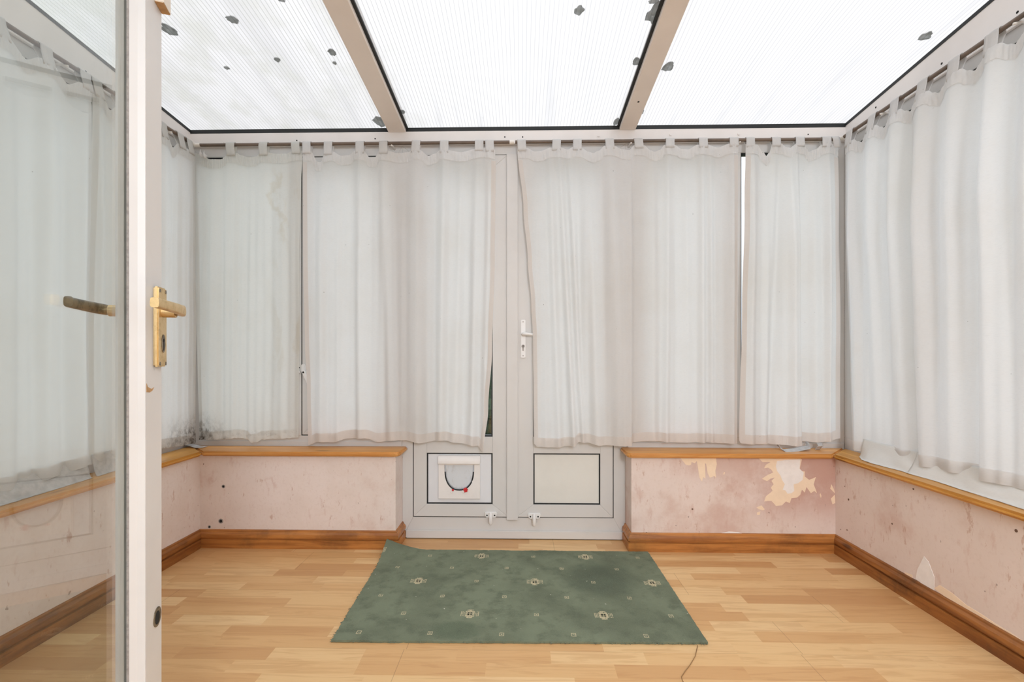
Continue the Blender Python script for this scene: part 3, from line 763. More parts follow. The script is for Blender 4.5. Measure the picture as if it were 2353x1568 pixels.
ce = empty('ceiling', (0, -1.2, roofz(-1.2)), 'sloping ribbed translucent plastic roof in three panels', 'roof', kind='structure')
for k, (x0, x1) in enumerate(((FL + 0.0, RX[0][0]), (RX[0][1], RX[1][0]), (RX[1][1], FR - 0.0))):
    b = MB()
    ny = 12
    b.grid(lambda u, v: (x0 - 0.01 + (x1 - x0 + 0.02)*u, 0.06 + (YF - 0.06)*v, roofz(0.06 + (YF - 0.06)*v) + 0.004), 4, ny)
    b.build('roof_panel', MAT['roof'], ce)
g = MB()
zz = roofz(0)
g.box(FL + 0.004, FR - 0.004, -0.0165, 0.0, PZ(299.5, 1190, -0.016), roofz(0) + 0.006)
for X0, sg in ((FL, 1), (FR, -1)):
    for (d0, d1, h0, h1) in ((-0.004, 0.006, -0.010, 0.004),):
        xa, xb = X0 + sg*d0, X0 + sg*d1
        g.prism([(xa, h0), (xb, h0), (xb, h1), (xa, h1)], lambda x, d: (x, 0.0, roofz(0) + d), lambda x, d: (x, YF, roofz(YF) + d))
g.build('edge_gasket', BK, ce)

# moss clumps lying on top of the roof sheets
def moss(px, py, w, h, label, rot=0.0, seed=0):
    c = onRoof(px, py, 0.004)
    sx, sy = w / 2, h / 2
    b = MB()
    N_ = 22
    rnd = random.Random(seed)
    ph = rnd.random() * 50
    ring = []
    for i in range(N_):
        a = 2*PI*i/N_
        r = 0.88 + 0.32*mnoise.noise(Vector((math.cos(a)*1.2 + ph, math.sin(a)*1.2, 0))) + 0.11*rnd.uniform(-1, 1)
        ring.append((math.cos(a)*r*sx, math.sin(a)*r*sy))
    levels = [(1.0, 0.001), (0.92, 0.004), (0.6, 0.007), (0.25, 0.008)]
    vs = []
    for k, hh in levels:
        vs.append([b._v((c.x + x*k, c.y + y*k, roofz(c.y + y*k) + 0.004 + hh)) for x, y in ring])
    for i in range(len(levels) - 1):
        for j in range(N_):
            q = (j + 1) % N_
            b.bm.faces.new((vs[i][j], vs[i][q], vs[i+1][q], vs[i+1][j]))
    b.bm.faces.new(vs[-1]); b.bm.faces.new(vs[0][::-1])
    return b.build('moss_clump', MAT['moss'], smooth=True, label=label, cat='moss', group='moss clumps on the roof')
def pxm(px, py):       # metres per pixel on the roof there
    a, b_ = onRoof(px - 1, py), onRoof(px + 1, py); c_, d_ = onRoof(px, py - 1), onRoof(px, py + 1)
    return (b_ - a).length/2, (d_ - c_).length/2
MOSS = [(1330,25,22,20,'small round grey moss clump on the middle roof panel near the top of the photo'),
 (1508,30,38,50,'largest dark moss clump, against the left edge of the right rafter'),
 (1463,142,20,17,'moss clump half hidden by the left edge of the right rafter'),
 (1535,154,24,21,'moss clump just right of the right rafter'),
 (1472,258,14,14,'little moss tuft beside the lower right edge of the right rafter'),
 (1416,280,12,17,'moss tuft in the lower corner left of the right rafter'),
 (925,258,12,9,'moss tuft at the foot of the left rafter on the middle panel'),
 (872,280,28,24,'ragged moss in the lower corner of the left panel beside the left rafter'),
 (763,121,17,16,'soft grey moss clump near the left rafter on the left panel'),
 (769,146,8,7,'tiny moss speck under the soft clump on the left panel'),
 (534,46,24,16,'moss clump on the left panel near its top edge'),
 (390,70,30,22,'moss clump beside the wooden block on the open door'),
 (637,138,14,9,'small moss speck in the middle of the left panel'),
 (521,157,11,7,'small moss speck left of centre on the left panel'),
 (2126,84,28,16,'lone moss clump on the right roof panel near the right wall'),
 (1503,4,26,10,'moss clump at the top of the photo left of the right rafter'),
 (648,2,16,6,'brownish moss speck at the top of the photo on the left panel')]
for k, (x, y, w, h_, lb) in enumerate(MOSS):
    a, b_ = pxm(x, y)
    moss(x, y, w*a*1.15, h_*b_*1.1, lb, seed=k)

# ------------------------------------------------------------------ curtains
ROD_D, ROD_Z, ROD_R = 0.050, 2.0735, 0.0085
def lerp_poly(pts, x):
    if x <= pts[0][0]: return pts[0][1]
    for (x0, y0), (x1, y1) in zip(pts, pts[1:]):
        if x <= x1:
            t = (x - x0)/(x1 - x0) if x1 > x0 else 0
            return y0 + (y1 - y0)*t
    return pts[-1][1]
def smooth_poly(pts, x):
    if x <= pts[0][0]: return pts[0][1]
    for (x0, y0), (x1, y1) in zip(pts, pts[1:]):
        if x <= x1:
            t = (x - x0)/(x1 - x0) if x1 > x0 else 0
            t = t*t*(3 - 2*t)
            return y0 + (y1 - y0)*t
    return pts[-1][1]
class Plane:
    def __init__(self, kind): self.k = kind
    def P(self, s, d, z):
        if self.k == 'back': return Vector((s, -d, z))
        if self.k == 'left': return Vector((FL + d, -s, z))
        return Vector((FR - d, -s, z))
    def pix(self, px, py, d=0.055):
        if self.k == 'back': p = onY(px, py, -d); return (p.x, p.z)
        p = onX(px, py, FL + d if self.k == 'left' else FR - d); return (-p.y, p.z)
def curtain(kind, label, left, right, top, bottom, tabs, folds=(), steps=(), mat='linen', seed=0, ncol=170, nrow=60, d0=0.055, name='curtain', px=True, loose=(), tabw=0.044, hem=0.045, sidehem=(True, True), fray=0.0, group='tab top curtains'):
    pl = Plane(kind); rnd = random.Random(seed)
    cv = (lambda L: [pl.pix(*p) for p in L]) if px else (lambda L: list(L))
    left, right, top, bottom = cv(left), cv(right), cv(top), cv(bottom)
    Ls = sorted((z, s) for s, z in left); Rs = sorted((z, s) for s, z in right)
    top = sorted(top); bottom = sorted(bottom)
    tabs_ = [(pl.pix(t, 330)[0] if px else t) for t in tabs]
    fl = [((pl.pix(a, 500)[0] if px else a), (pl.pix(b, 950)[0] if px else b), w, at, ab) for a, b, w, at, ab in folds]
    st = [((pl.pix(a, 500)[0] if px else a), (pl.pix(b, 950)[0] if px else b), amp, L, side) for a, b, amp, L, side in steps]
    wr_ = [(rnd.uniform(25, 60), rnd.uniform(0, 6.28), rnd.uniform(0.0012, 0.0032)) for _ in range(3)] + [(rnd.uniform(80, 170), rnd.uniform(0, 6.28), rnd.uniform(0.0006, 0.0013)) for _ in range(4)]
    def surf(a, v, doff=0.0):
        sT = lerp_poly(Ls, 2.0) + (lerp_poly(Rs, 2.0) - lerp_poly(Ls, 2.0))*a
        sB = lerp_poly(Ls, 0.56) + (lerp_poly(Rs, 0.56) - lerp_poly(Ls, 0.56))*a
        zt, zb = smooth_poly(top, sT), smooth_poly(bottom, sB)
        z = zt + (zb - zt)*v
        l, r = smooth_poly(Ls, z), smooth_poly(Rs, z)
        s = l + (r - l)*a
        d = d0
        hang = min(1.0, v*3.0)
        for cT, cB, w, at, ab in fl:
            c = cT + (cB - cT)*v; amp = at + (ab - at)*v
            d += 1.7*amp*hang**0.5*math.exp(-((s - c)/(w*0.8))**2)
        for cT, cB, amp, L, side in st:
            c = cT + (cB - cT)*v
            x = (s - c)*side                     # side=+1: the proud part lies to greater s
            w = 0.0035
            d += amp*min(1, v*2.5 + 0.15)/(1 + math.exp(max(-40, min(40, -x/w))))*(math.exp(-max(0, x)/L))
        for tt in tabs_:                         # cloth gathers forward under the tabs
            d += 0.007*math.exp(-((s - tt)/0.028)**2)*max(0.0, 1 - v*1.6)
        for fq, p, am in wr_:
            d += am*math.sin(fq*s + p + 0.8*math.sin(2.2*z + p))*hang
        d += 0.006*mnoise.noise(Vector((s*6 + seed*3.1, z*2.2, seed)))*hang
        d += 0.0035*mnoise.noise(Vector((s*22 + seed*3.1, z*7, seed + 5)))*(1 - min(1, v*6))
        if fray: z += fray*mnoise.noise(Vector((s*70, seed, 0)))*max(0, v*8 - 7)
        return pl.P(s, d + doff, z)
    root = empty(name, pl.P((top[0][0] + top[-1][0])/2, d0, bottom[0][1]), label, 'curtain', group)
    M_ = MAT[mat]
    MB().grid(lambda u, v: surf(u, v), ncol, nrow).build('curtain_panel', M_, root, smooth=True)
    H = 1.47
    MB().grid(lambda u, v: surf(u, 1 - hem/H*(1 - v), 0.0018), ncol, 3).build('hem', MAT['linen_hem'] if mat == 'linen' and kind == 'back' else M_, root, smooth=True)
    MB().grid(lambda u, v: surf(u, 0.001 + 0.034*v, 0.0030 + 0.0034*mnoise.noise(Vector((u*110, v*3, seed)))), ncol*2, 4).build('header_band', M_, root, smooth=True)
    wid = right[0][0] - left[0][0]
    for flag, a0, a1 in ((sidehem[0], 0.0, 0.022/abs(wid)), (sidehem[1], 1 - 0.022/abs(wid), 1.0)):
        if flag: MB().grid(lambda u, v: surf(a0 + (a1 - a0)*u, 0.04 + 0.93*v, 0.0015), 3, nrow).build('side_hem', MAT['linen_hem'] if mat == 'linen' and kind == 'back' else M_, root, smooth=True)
    for tt in tabs_:
        zt = smooth_poly(top, tt) - 0.018
        dR = ROD_D; r = ROD_R + 0.0035
        path = [(d0 + 0.012, zt), (d0 + 0.012, zt + 0.012), (dR + r + 0.001, ROD_Z - 0.012), (dR + r, ROD_Z)]
        for k in range(1, 8):
            a = PI*k/8; path.append((dR + r*math.cos(a), ROD_Z + r*math.sin(a)))
        path += [(dR - r, ROD_Z), (dR - r, ROD_Z - 0.014), (d0 - 0.001, zt + 0.01), (d0 - 0.001, zt)]
        sk = rnd.uniform(-0.004, 0.004)
        n_ = len(path) - 1
        def tabf(u, v):
            k = v*n_; i = min(int(k), n_ - 1); f_ = k - i
            d = path[i][0] + (path[i+1][0] - path[i][0])*f_; z = path[i][1] + (path[i+1][1] - path[i][1])*f_
            return pl.P(tt + (u - 0.5)*tabw + sk*(z - zt)/0.05, d + 0.0012*math.sin(u*9 + tt*40), z)
        MB().grid(tabf, 6, n_).build('tab', M_, root, smooth=True, solid=0.0016)
    return root, pl, surf

def ridge(tabs, w, at, ab, shift=0):
    return [(t, t + shift, w, at, ab) for t in tabs]

TA = [530, 604, 680]
ca = curtain('back', 'flat stained narrow curtain in the left back corner, mouldy at its hem, one tab unhooked',
    left=[(438,352),(441,500),(447,700),(453,1016)], right=[(693,346),(690,430),(687,600),(684,1008)],
    top=[(448,350),(465,358),(480,364),(505,364),(515,358),(521,350),(542,350),(550,355),(568,359),(588,357),(595,349),(614,349),(630,351),(655,351),(668,346),(694,344)],
    bottom=[(455,1012),(500,1011),(550,1007),(566,1011),(576,1019),(588,1017),(600,1011),(640,1009),(684,1007)],
    tabs=TA, d0=0.042, folds=[(490,490,0.03,0.010,0.010),(520,530,0.05,0.006,0.008),(640,640,0.05,0.004,0.006)], steps=[], mat='linen_stained', seed=1, fray=0.004)
TB = [707, 755, 828, 882, 955, 1021, 1101, 1126]
cb_ = curtain('back', 'wide curtain over the opening window and the left patio door',
    left=[(697,345),(698,600),(700,780),(705,900),(708,1024)], right=[(1138,347),(1139,380),(1137,600),(1131,800),(1122,940),(1112,1035)],
    top=[(696,346),(715,348),(730,372),(738,372),(748,352),(763,348),(785,358),(800,357),(820,346),(836,347),(850,362),(862,362),(872,347),(892,347),(915,352),(940,350),(948,344),(964,345),(985,358),(1000,353),(1012,345),(1030,346),(1060,350),(1090,343),(1110,340),(1138,344)],
    bottom=[(706,1024),(735,1014),(765,1016),(800,1008),(840,1006),(870,1016),(905,1012),(930,1012),(975,1017),(1020,1011),(1050,1016),(1075,1020),(1100,1024),(1112,1036)],
    tabs=TB, folds=[(740,742,0.03,0.010,0.012),(772,778,0.05,0.012,0.014),(828,832,0.035,0.012,0.020),(880,900,0.03,0.008,0.012),(955,960,0.045,0.012,0.018),(1020,1012,0.03,0.014,0.016),(1060,1046,0.03,0.010,0.016),(1098,1085,0.028,0.012,0.020),(1125,1112,0.02,0.008,0.016)],
    steps=[(1017,1014,0.009,0.05,1),(905,912,-0.008,0.06,1)], seed=2)
TC = [1200, 1278, 1326, 1401, 1468, 1538, 1615, 1685]
cc_ = curtain('back', 'widest back curtain over the right patio door, drawn aside at the lever handle',
    left=[(1189,342),(1203,480),(1213,600),(1221,700),(1225,780),(1226,900),(1227,1026)], right=[(1695,331),(1694,600),(1693,1018)],
    top=[(1189,341),(1212,341),(1232,348),(1244,347),(1266,340),(1290,340),(1306,344),(1318,339),(1336,340),(1352,349),(1364,352),(1376,347),(1390,336),(1412,337),(1430,344),(1446,346),(1458,334),(1480,335),(1496,346),(1504,349),(1516,345),(1528,333),(1550,334),(1566,342),(1580,343),(1604,333),(1626,334),(1650,339),(1676,331),(1695,331)],
    bottom=[(1227,1020),(1234,1027),(1270,1028),(1318,1024),(1330,1015),(1345,1016),(1380,1022),(1448,1023),(1451,1016),(1500,1013),(1560,1017),(1620,1016),(1655,1019),(1694,1019)],
    tabs=TC, folds=[(1262,1285,0.022,0.014,0.010),(1285,1318,0.018,0.016,0.018),(1306,1338,0.016,0.014,0.014),(1345,1372,0.04,0.014,0.012),(1400,1420,0.04,0.012,0.010),(1500,1500,0.03,0.012,0.010),(1532,1530,0.02,0.014,0.012),(1575,1578,0.03,0.008,0.008),(1612,1612,0.022,0.014,0.014),(1632,1634,0.018,0.010,0.010),(1682,1682,0.02,0.008,0.010)],
    steps=[(1452,1451,0.042,0.14,-1),(1530,1526,0.008,0.05,1),(1322,1330,0.010,0.04,-1)], seed=3, ncol=220)
TD = [1723, 1782, 1836, 1897]
cd_ = curtain('back', 'narrow pleated curtain in the right back corner with a loose end tab',
    left=[(1712,331),(1709,480),(1704,700),(1698,1018)], right=[(1925,332),(1928,480),(1931,700),(1931,1010)],
    top=[(1710,332),(1738,333),(1752,350),(1760,359),(1766,352),(1774,330),(1794,331),(1806,339),(1814,341),(1822,336),(1828,330),(1846,332),(1852,342),(1858,349),(1872,344),(1888,334),(1904,330),(1926,336)],
    bottom=[(1697,1010),(1702,1019),(1760,1021),(1834,1021),(1838,1014),(1880,1015),(1903,1013),(1931,1008)],
    tabs=TD, folds=[(1730,1722,0.028,0.018,0.014),(1790,1768,0.026,-0.010,-0.014),(1812,1815,0.03,0.014,0.016),(1870,1870,0.035,0.006,0.012),(1905,1900,0.03,0.012,0.012)],
    steps=[(1831,1836,0.046,0.10,-1),(1904,1903,0.014,0.05,-1)], seed=4)

# right wall curtain (s = distance from the back wall)
tabR = [0.134, 0.281, 0.424, 0.565, 0.712, 0.859, 1.005, 1.150]
topR = []
for i, t in enumerate(tabR):
    topR += [(t - 0.028, 2.020), (t + 0.028, 2.022)]
    if i < len(tabR) - 1: topR += [(t + 0.056, 2.000), (t + 0.082, 1.985), (t + 0.104, 2.002)]
topR = [(tabR[0] - 0.04, 2.018)] + topR + [(tabR[-1] + 0.05, 2.018)]
pr = Plane('right')
cr = curtain('right', 'long curtain covering the right wall, two deep overlapping folds, lining spilling below',
    left=[(0.108, 2.03), (0.10, 1.6), (0.125, 0.9), (0.165, 0.50)], right=[(1.20, 2.03), (1.21, 1.2), (1.22, 0.50)],
    top=topR, bottom=[(0.16, 0.512), (0.30, 0.515), (0.45, 0.520), (0.566, 0.532), (0.572, 0.528), (0.70, 0.534), (0.82, 0.540), (0.828, 0.536), (0.95, 0.542), (1.22, 0.545)],
    tabs=tabR, folds=[(0.15,0.20,0.035,0.016,0.006),(0.281,0.33,0.045,0.026,0.006),(0.424,0.45,0.045,0.028,0.005),(0.575,0.60,0.04,0.024,0.004),(0.72,0.72,0.055,0.024,0.006),(0.87,0.87,0.04,0.022,0.004),(1.005,1.00,0.05,0.024,0.006),(1.15,1.13,0.04,0.02,0.006)],
    steps=[(0.520,0.574,0.028,0.13,1),(0.842,0.832,0.032,0.17,1)], px=False, seed=5, ncol=240, d0=0.060, tabw=0.050)
# left wall curtains
tabLf = [0.100, 0.165, 0.285, 0.405, 0.525, 0.641]
tabLn = [0.699, 0.853, 1.005, 1.155, 1.305]
def mk_top(tabs, e0, e1, zt=2.022, sag=0.034):
    out = [(e0, zt)]
    for i, t in enumerate(tabs):
        out += [(t - 0.022, zt), (t + 0.022, zt)]
        if i < len(tabs) - 1 and tabs[i+1] - t > 0.08: out += [((t + tabs[i+1])/2, zt - sag)]
    return out + [(e1, zt)]
clf = curtain('left', 'mouldy curtain on the left wall by the corner, half behind the open glazed door',
    left=[(0.066, 2.03), (0.063, 1.5), (0.058, 0.50)], right=[(0.668, 2.03), (0.685, 1.2), (0.686, 0.50)],
    top=mk_top(tabLf, 0.066, 0.67), bottom=[(0.065, 0.512), (0.15, 0.517), (0.30, 0.528), (0.5, 0.533), (0.69, 0.535)],
    tabs=tabLf, folds=[(0.14,0.14,0.04,0.010,0.006),(0.28,0.28,0.05,0.012,0.008),(0.405,0.41,0.05,0.012,0.008),(0.53,0.53,0.05,0.010,0.008),(0.64,0.64,0.03,0.006,0.006)],
    px=False, seed=6, mat='linen_mouldy', fray=0.004, d0=0.061)
cln = curtain('left', 'long plain curtain on the left wall seen through the glass of the open door',
    left=[(0.676, 2.03), (0.692, 1.2), (0.690, 0.50)], right=[(1.36, 2.03), (1.37, 1.2), (1.37, 0.50)],
    top=mk_top(tabLn, 0.672, 1.365), bottom=[(0.69, 0.542), (0.80, 0.530), (0.95, 0.522), (1.1, 0.53), (1.37, 0.54)],
    tabs=tabLn, folds=[(0.73,0.73,0.04,0.014,0.010),(0.853,0.86,0.05,0.018,0.012),(1.005,1.0,0.05,0.018,0.012),(1.155,1.15,0.05,0.02,0.012),(1.3,1.3,0.05,0.02,0.012)],
    steps=[(0.679,0.690,0.010,0.05,1)], px=False, seed=8, d0=0.064)

# unhooked tabs that hang loose at the corners (each belongs to its curtain)
def loose_tab(root, pts, w, m, axis):
    """ribbon through 3-D points, widened along axis"""
    pts = [Vector(p) for p in pts]; ax = Vector(axis)
    n_ = len(pts) - 1
    def f(u, v):
        k = v*n_; i = min(int(k), n_ - 1); q = k - i
        return pts[i]*(1 - q) + pts[i+1]*q + ax*(u - 0.5)*w
    MB().grid(f, 3, n_*3).build('loose_tab', MAT[m], root, smooth=True, solid=0.002)
p = onY(462, 352, -0.07)
rolled = [(p.x - 0.010 + 0.012*0 + 0.0, p.y, p.z)]
loose_tab(ca[0], [(p.x - 0.004 + 0.030*k/9, p.y - 0.010*math.sin(k*1.1), p.z + 0.010*math.cos(k*1.1) - 0.0012*k) for k in range(10)], 0.020, 'linen', (0.3, 0, 0.95))
p = onY(1921, 318, -0.062)
loose_tab(cd_[0], [(p.x - 0.004, p.y, p.z + 0.010), (p.x - 0.002, p.y - 0.006, p.z - 0.005), (p.x + 0.004, p.y - 0.004, p.z - 0.030), (p.x + 0.006, p.y + 0.002, p.z - 0.045)], 0.036, 'linen', (1, 0, 0))

# white lining spilling out below the curtains onto the sill
def lining(kind, root, s0, s1, outline, seed, mat='lining_white'):
    pl = Plane(kind); b = MB()
    def f(u, v):
        s = s0 + (s1 - s0)*u
        reach = lerp_poly(outline, s)
        nz = mnoise.noise(Vector((s*9, v*2, seed))); nz2 = mnoise.noise(Vector((s*24, v*4, seed)))
        d = 0.055 + 0.010 + (reach - 0.065)*v**1.2 + 0.012*nz*v*(1 - v)*2
        z = 0.575 + (SILL_Z + 0.0018 - 0.575)*min(1, v*1.18)**0.85 + 0.010*abs(nz)*v*(1.15 - v) + 0.004*abs(nz2)*v
        return pl.P(s, d, max(z, SILL_Z + 0.0012))
    b.grid(f, int((s1 - s0)*110), 16)
    return b.build('lining', MAT[mat], root, smooth=True, solid=0.0014)
lining('right', cr[0], 0.235, 0.56, [(0.235, 0.085), (0.30, 0.120), (0.36, 0.128), (0.44, 0.118), (0.56, 0.104)], 3)
lining('right', cr[0], 0.545, 1.22, [(0.545, 0.112), (0.56, 0.114), (0.66, 0.104), (0.80, 0.112), (0.95, 0.116), (1.22, 0.125)], 9)
lining('left', clf[0], 0.40, 0.675, [(0.40, 0.07), (0.675, 0.092)], 14, 'grey_cloth')
lining('left', cln[0], 0.70, 1.37, [(0.7, 0.095), (1.0, 0.115), (1.37, 0.12)], 15, 'grey_cloth')
# grey cloth ends on the back sill
def ribbon(name, label, pts, w, axis, m='grey_cloth'):
    pts = [Vector(p) for p in pts]; n_ = len(pts) - 1; ax = Vector(axis).normalized()
    def f(u, v):
        k = v*n_; i = min(int(k), n_ - 1); q = k - i
        return pts[i]*(1 - q) + pts[i+1]*q + ax*(u - 0.5)*w
    return MB().grid(f, 4, n_*3).build(name, MAT[m], smooth=True, solid=0.0018, label=label, cat='cloth')
zc_ = SILL_Z
a = onZ(1790, 1028, zc_ + 0.012); b_ = onZ(1804, 1037, zc_ + 0.002); c = onZ(1830, 1034, zc_ + 0.004); d_ = onZ(1858, 1028, zc_ + 0.016)
ribbon('cloth_strip', 'folded grey cloth strip under the hem of the right corner curtain', [a + Vector((0.0, 0.012, 0.014)), a, b_, c, d_, d_ + Vector((0.01, 0.03, 0.022))], 0.050, (0.15, 1, 0.15))
a = onZ(1886, 1026, zc_ + 0.022); b_ = onZ(1878, 1034, zc_ + 0.002)
ribbon('cloth_strip', 'short grey cloth end on the right back sill nearest the corner', [a + Vector((0.006, 0.02, 0.014)), a, (a + b_)/2 + Vector((0, 0, 0.004)), b_], 0.034, (1, 0.35, 0))
a = onZ(432, 1022, zc_ + 0.012); b_ = onZ(455, 1028, zc_ + 0.004)
ribbon('cloth_strip', 'grubby grey cloth end on the sill in the left back corner', [a + Vector((-0.02, 0.02, 0.012)), a, (a + b_)/2 + Vector((0, 0, 0.003)), b_, b_ + Vector((0.03, 0.01, -0.001))], 0.040, (0.2, 1, 0))

# ------------------------------------------------------------------ curtain rods
def rod(name, label, p0, p1, brackets, endcaps, nrm):
    p0, p1 = Vector(p0), Vector(p1); mid = (p0 + p1)/2
    r = empty('curtain_rod', mid, label, 'curtain rod', 'bronze curtain rods')
    MB().tube([p0, p1], ROD_R, 16).build('pole', MAT['rod_bronze'], r, smooth=True, autosmooth=50)
    dr = (p1 - p0).normalized()
    for t in endcaps:
        c = p0 + (p1 - p0)*t
        MB().tube([c - dr*0.012, c + dr*0.012], ROD_R + 0.0022, 16).build('end_cap', MAT['bracket_white'], r, smooth=True, autosmooth=50)
    for t in brackets:
        c = p0 + (p1 - p0)*t; nv = Vector(nrm)
        MB().tube([c - Vector((0, 0, ROD_R + 0.006)) + nv*0.010, c - Vector((0, 0, ROD_R + 0.004)), c - nv*0.012 - Vector((0, 0, ROD_R)), c - nv*(ROD_D - 0.001) - Vector((0, 0, 0.010))], [0.004, 0.0045, 0.0045, 0.006], 8).build('hook', MAT['bracket_white'], r, smooth=True)
    return r
rl0, rl1 = onY(452, 336, -ROD_D).x, onY(1180, 327, -ROD_D).x
rr0, rr1 = onY(1184, 327, -ROD_D).x, onY(1928, 320, -ROD_D).x
rod('curtain_rod', 'curtain rod on the back wall left of the patio door joint', (rl0, -ROD_D, ROD_Z), (rl1, -ROD_D, ROD_Z), [0.62], [0.005, 0.995], (0, -1, 0))
rod('curtain_rod', 'curtain rod on the back wall right of the patio door joint', (rr0, -ROD_D, ROD_Z), (rr1, -ROD_D, ROD_Z), [0.36, 0.695, 0.99], [], (0, -1, 0))
rod('curtain_rod', 'curtain rod along the right wall', (FR - ROD_D, -0.06, ROD_Z), (FR - ROD_D, -2.2, ROD_Z), [0.128, 0.405, 0.75], [0.003], (-1, 0, 0))
rod('curtain_rod', 'curtain rod along the left wall', (FL + ROD_D, -0.06, ROD_Z), (FL + ROD_D, -2.2, ROD_Z), [0.078, 0.33, 0.9], [0.003], (1, 0, 0))

# ------------------------------------------------------------------ carpet offcut
Zr = 0.008
FLc, FRc, BRc = onZ(761, 1472, Zr), onZ(1627, 1477, Zr), onZ(1489, 1268, Zr)
BLc = Vector((-0.672, -0.170, Zr))
def rugp(u, v, dz=0.0):
    p = FLc*(1-u)*(1-v) + FRc*u*(1-v) + BRc*u*v + BLc*(1-u)*v
    jag = 0.0022*mnoise.noise(Vector((u*60, v*60, 2))) + 0.0025*mnoise.noise(Vector((u*220, v*220, 4)))
    e = min(u, 1-u, v, 1-v)
    if e < 1e-6:
        if u < 1e-6 or u > 1 - 1e-6: p.x += jag*(1.6 if u < 0.5 else 1)
        if v < 1e-6 or v > 1 - 1e-6: p.y += jag
    p.y = min(p.y, -0.162)
    # back left corner curls up against the baseboard
    q = math.hypot((u - 0)*1.25, (1 - v)*0.75)
    lift = max(0.0, 1 - q/0.19)**1.5*0.052
    z = Zr + lift + 0.0016*mnoise.noise(Vector((u*9, v*6, 0))) + dz
    return Vector((p.x, p.y, max(z, 0.0005 + dz + 0.0065)))
b = MB(); NU, NV = 150, 90
top = [[b._v(rugp(i/NU, j/NV)) for i in range(NU+1)] for j in range(NV+1)]
bot = [[b._v(rugp(i/NU, j/NV) - Vector((0, 0, 0.0068))) for i in range(NU+1)] for j in range(NV+1)]
for j in range(NV):
    for i in range(NU):
        b.bm.faces.new((top[j][i], top[j][i+1], top[j+1][i+1], top[j+1][i]))
        b.bm.faces.new((bot[j][i], bot[j+1][i], bot[j+1][i+1], bot[j][i+1]))
per = [(0, i) for i in range(NU+1)] + [(j, NU) for j in range(1, NV+1)] + [(NV, i) for i in range(NU-1, -1, -1)] + [(j, 0) for j in range(NV-1, 0, -1)]
for k in range(len(per)):
    (j0, i0), (j1, i1) = per[k], per[(k+1) % len(per)]
    b.bm.faces.new((top[j0][i0], bot[j0][i0], bot[j1][i1], top[j1][i1]))
rug = empty('rug', (0, -0.55, 0), 'green carpet offcut with small square motifs on the floor before the patio doors', 'rug')
b.build('carpet', MAT['carpet'], rug, smooth=True, autosmooth=50)
# frayed tufts on the cut edges
b = MB(); rnd = random.Random(3)
def tuft(p, dx_, dy_, ln):
    w = 0.0016
    pts = [p, p + Vector((dx_*ln*0.5, dy_*ln*0.5, 0.001)), p + Vector((dx_*ln + rnd.uniform(-.003, .003), dy_*ln + rnd.uniform(-.003, .003), 0))]
    for q in pts: q.z = max(0.0025, q.z)
    b.tube(pts, [w, w*0.8, w*0.4], 4)
for k in range(150):
    u = rnd.random()
    if 0.5 < u < 0.6 or u > 0.68 or rnd.random() < 0.35:
        p = rugp(u, 0.0); p.z = 0.004; tuft(p + Vector((0, 0.002, 0)), rnd.uniform(-0.5, 0.5), -1, rnd.uniform(0.003, 0.010))
for k in range(50):
    v = rnd.random()*0.9
    p = rugp(0.0, v); p.z = max(0.004, p.z - 0.004); tuft(p + Vector((0.002, 0, 0)), -1, rnd.uniform(-0.6, 0.6), rnd.uniform(0.003, 0.010))
b.build('frayed_edge', MAT['rug_fray'], rug, kind='stuff')
# loose brown thread from the near right corner
tp = [(1603,1484),(1598,1508),(1586,1528),(1573,1545),(1566,1556),(1568,1564),(1578,1580)]
MB().tube([onZ(x, y, 0.0016) for x, y in tp], 0.0011, 6).build('loose_thread', MAT['thread_brown'], smooth=True, label='thin brown thread lying on the laminate by the near right corner of the rug', cat='thread')

# ------------------------------------------------------------------ open glazed door in the foreground
AL = math.radians(17.6); ca_, sa_ = math.cos(AL), math.sin(AL)
def D(s, t, z):          # s: from lock edge towards the hinge, t: into the door from the face seen, z: height
    xc = -0.669 + sa_*s - ca_*t; zc = 0.923 - ca_*s - sa_*t
    p = CAM + RT*xc + FW*zc
    return Vector((p.x, p.y, z))
door = empty('door_2', D(0.76, 0.022, 0.0), 'white painted glazed door standing open on the left with brass lever handles', 'door', kind='structure')
T = 0.044; W = 0.765; S1 = 0.073; Z0, Z1 = 0.006, 2.02; GT = 0.0265
def dbox(s0, s1, t0, t1, z0, z1, bev=0.0): return MB(D).box(s0, s1, t0, t1, z0, z1, bev, 2)
P_ = MAT['door_paint']
dbox(0, S1, 0, T, Z0, Z1, 0.0018).build('lock_stile', P_, door, smooth=True, autosmooth=40)
dbox(W - S1, W, 0, T, Z0, Z1, 0.0018).build('hinge_stile', P_, door, smooth=True, autosmooth=40)
dbox(S1, W - S1, 0, T, Z1 - 0.09, Z1, 0.0018).build('top_rail', P_, door)
dbox(S1, W - S1, 0, T, Z0, 0.22, 0.0018).build('bottom_rail', P_, door)
dbox(S1 - 0.004, W - S1 + 0.004, GT - 0.002, GT + 0.002, 0.222, Z1 - 0.092).build('glass_pane', MAT['door_glass'], door)
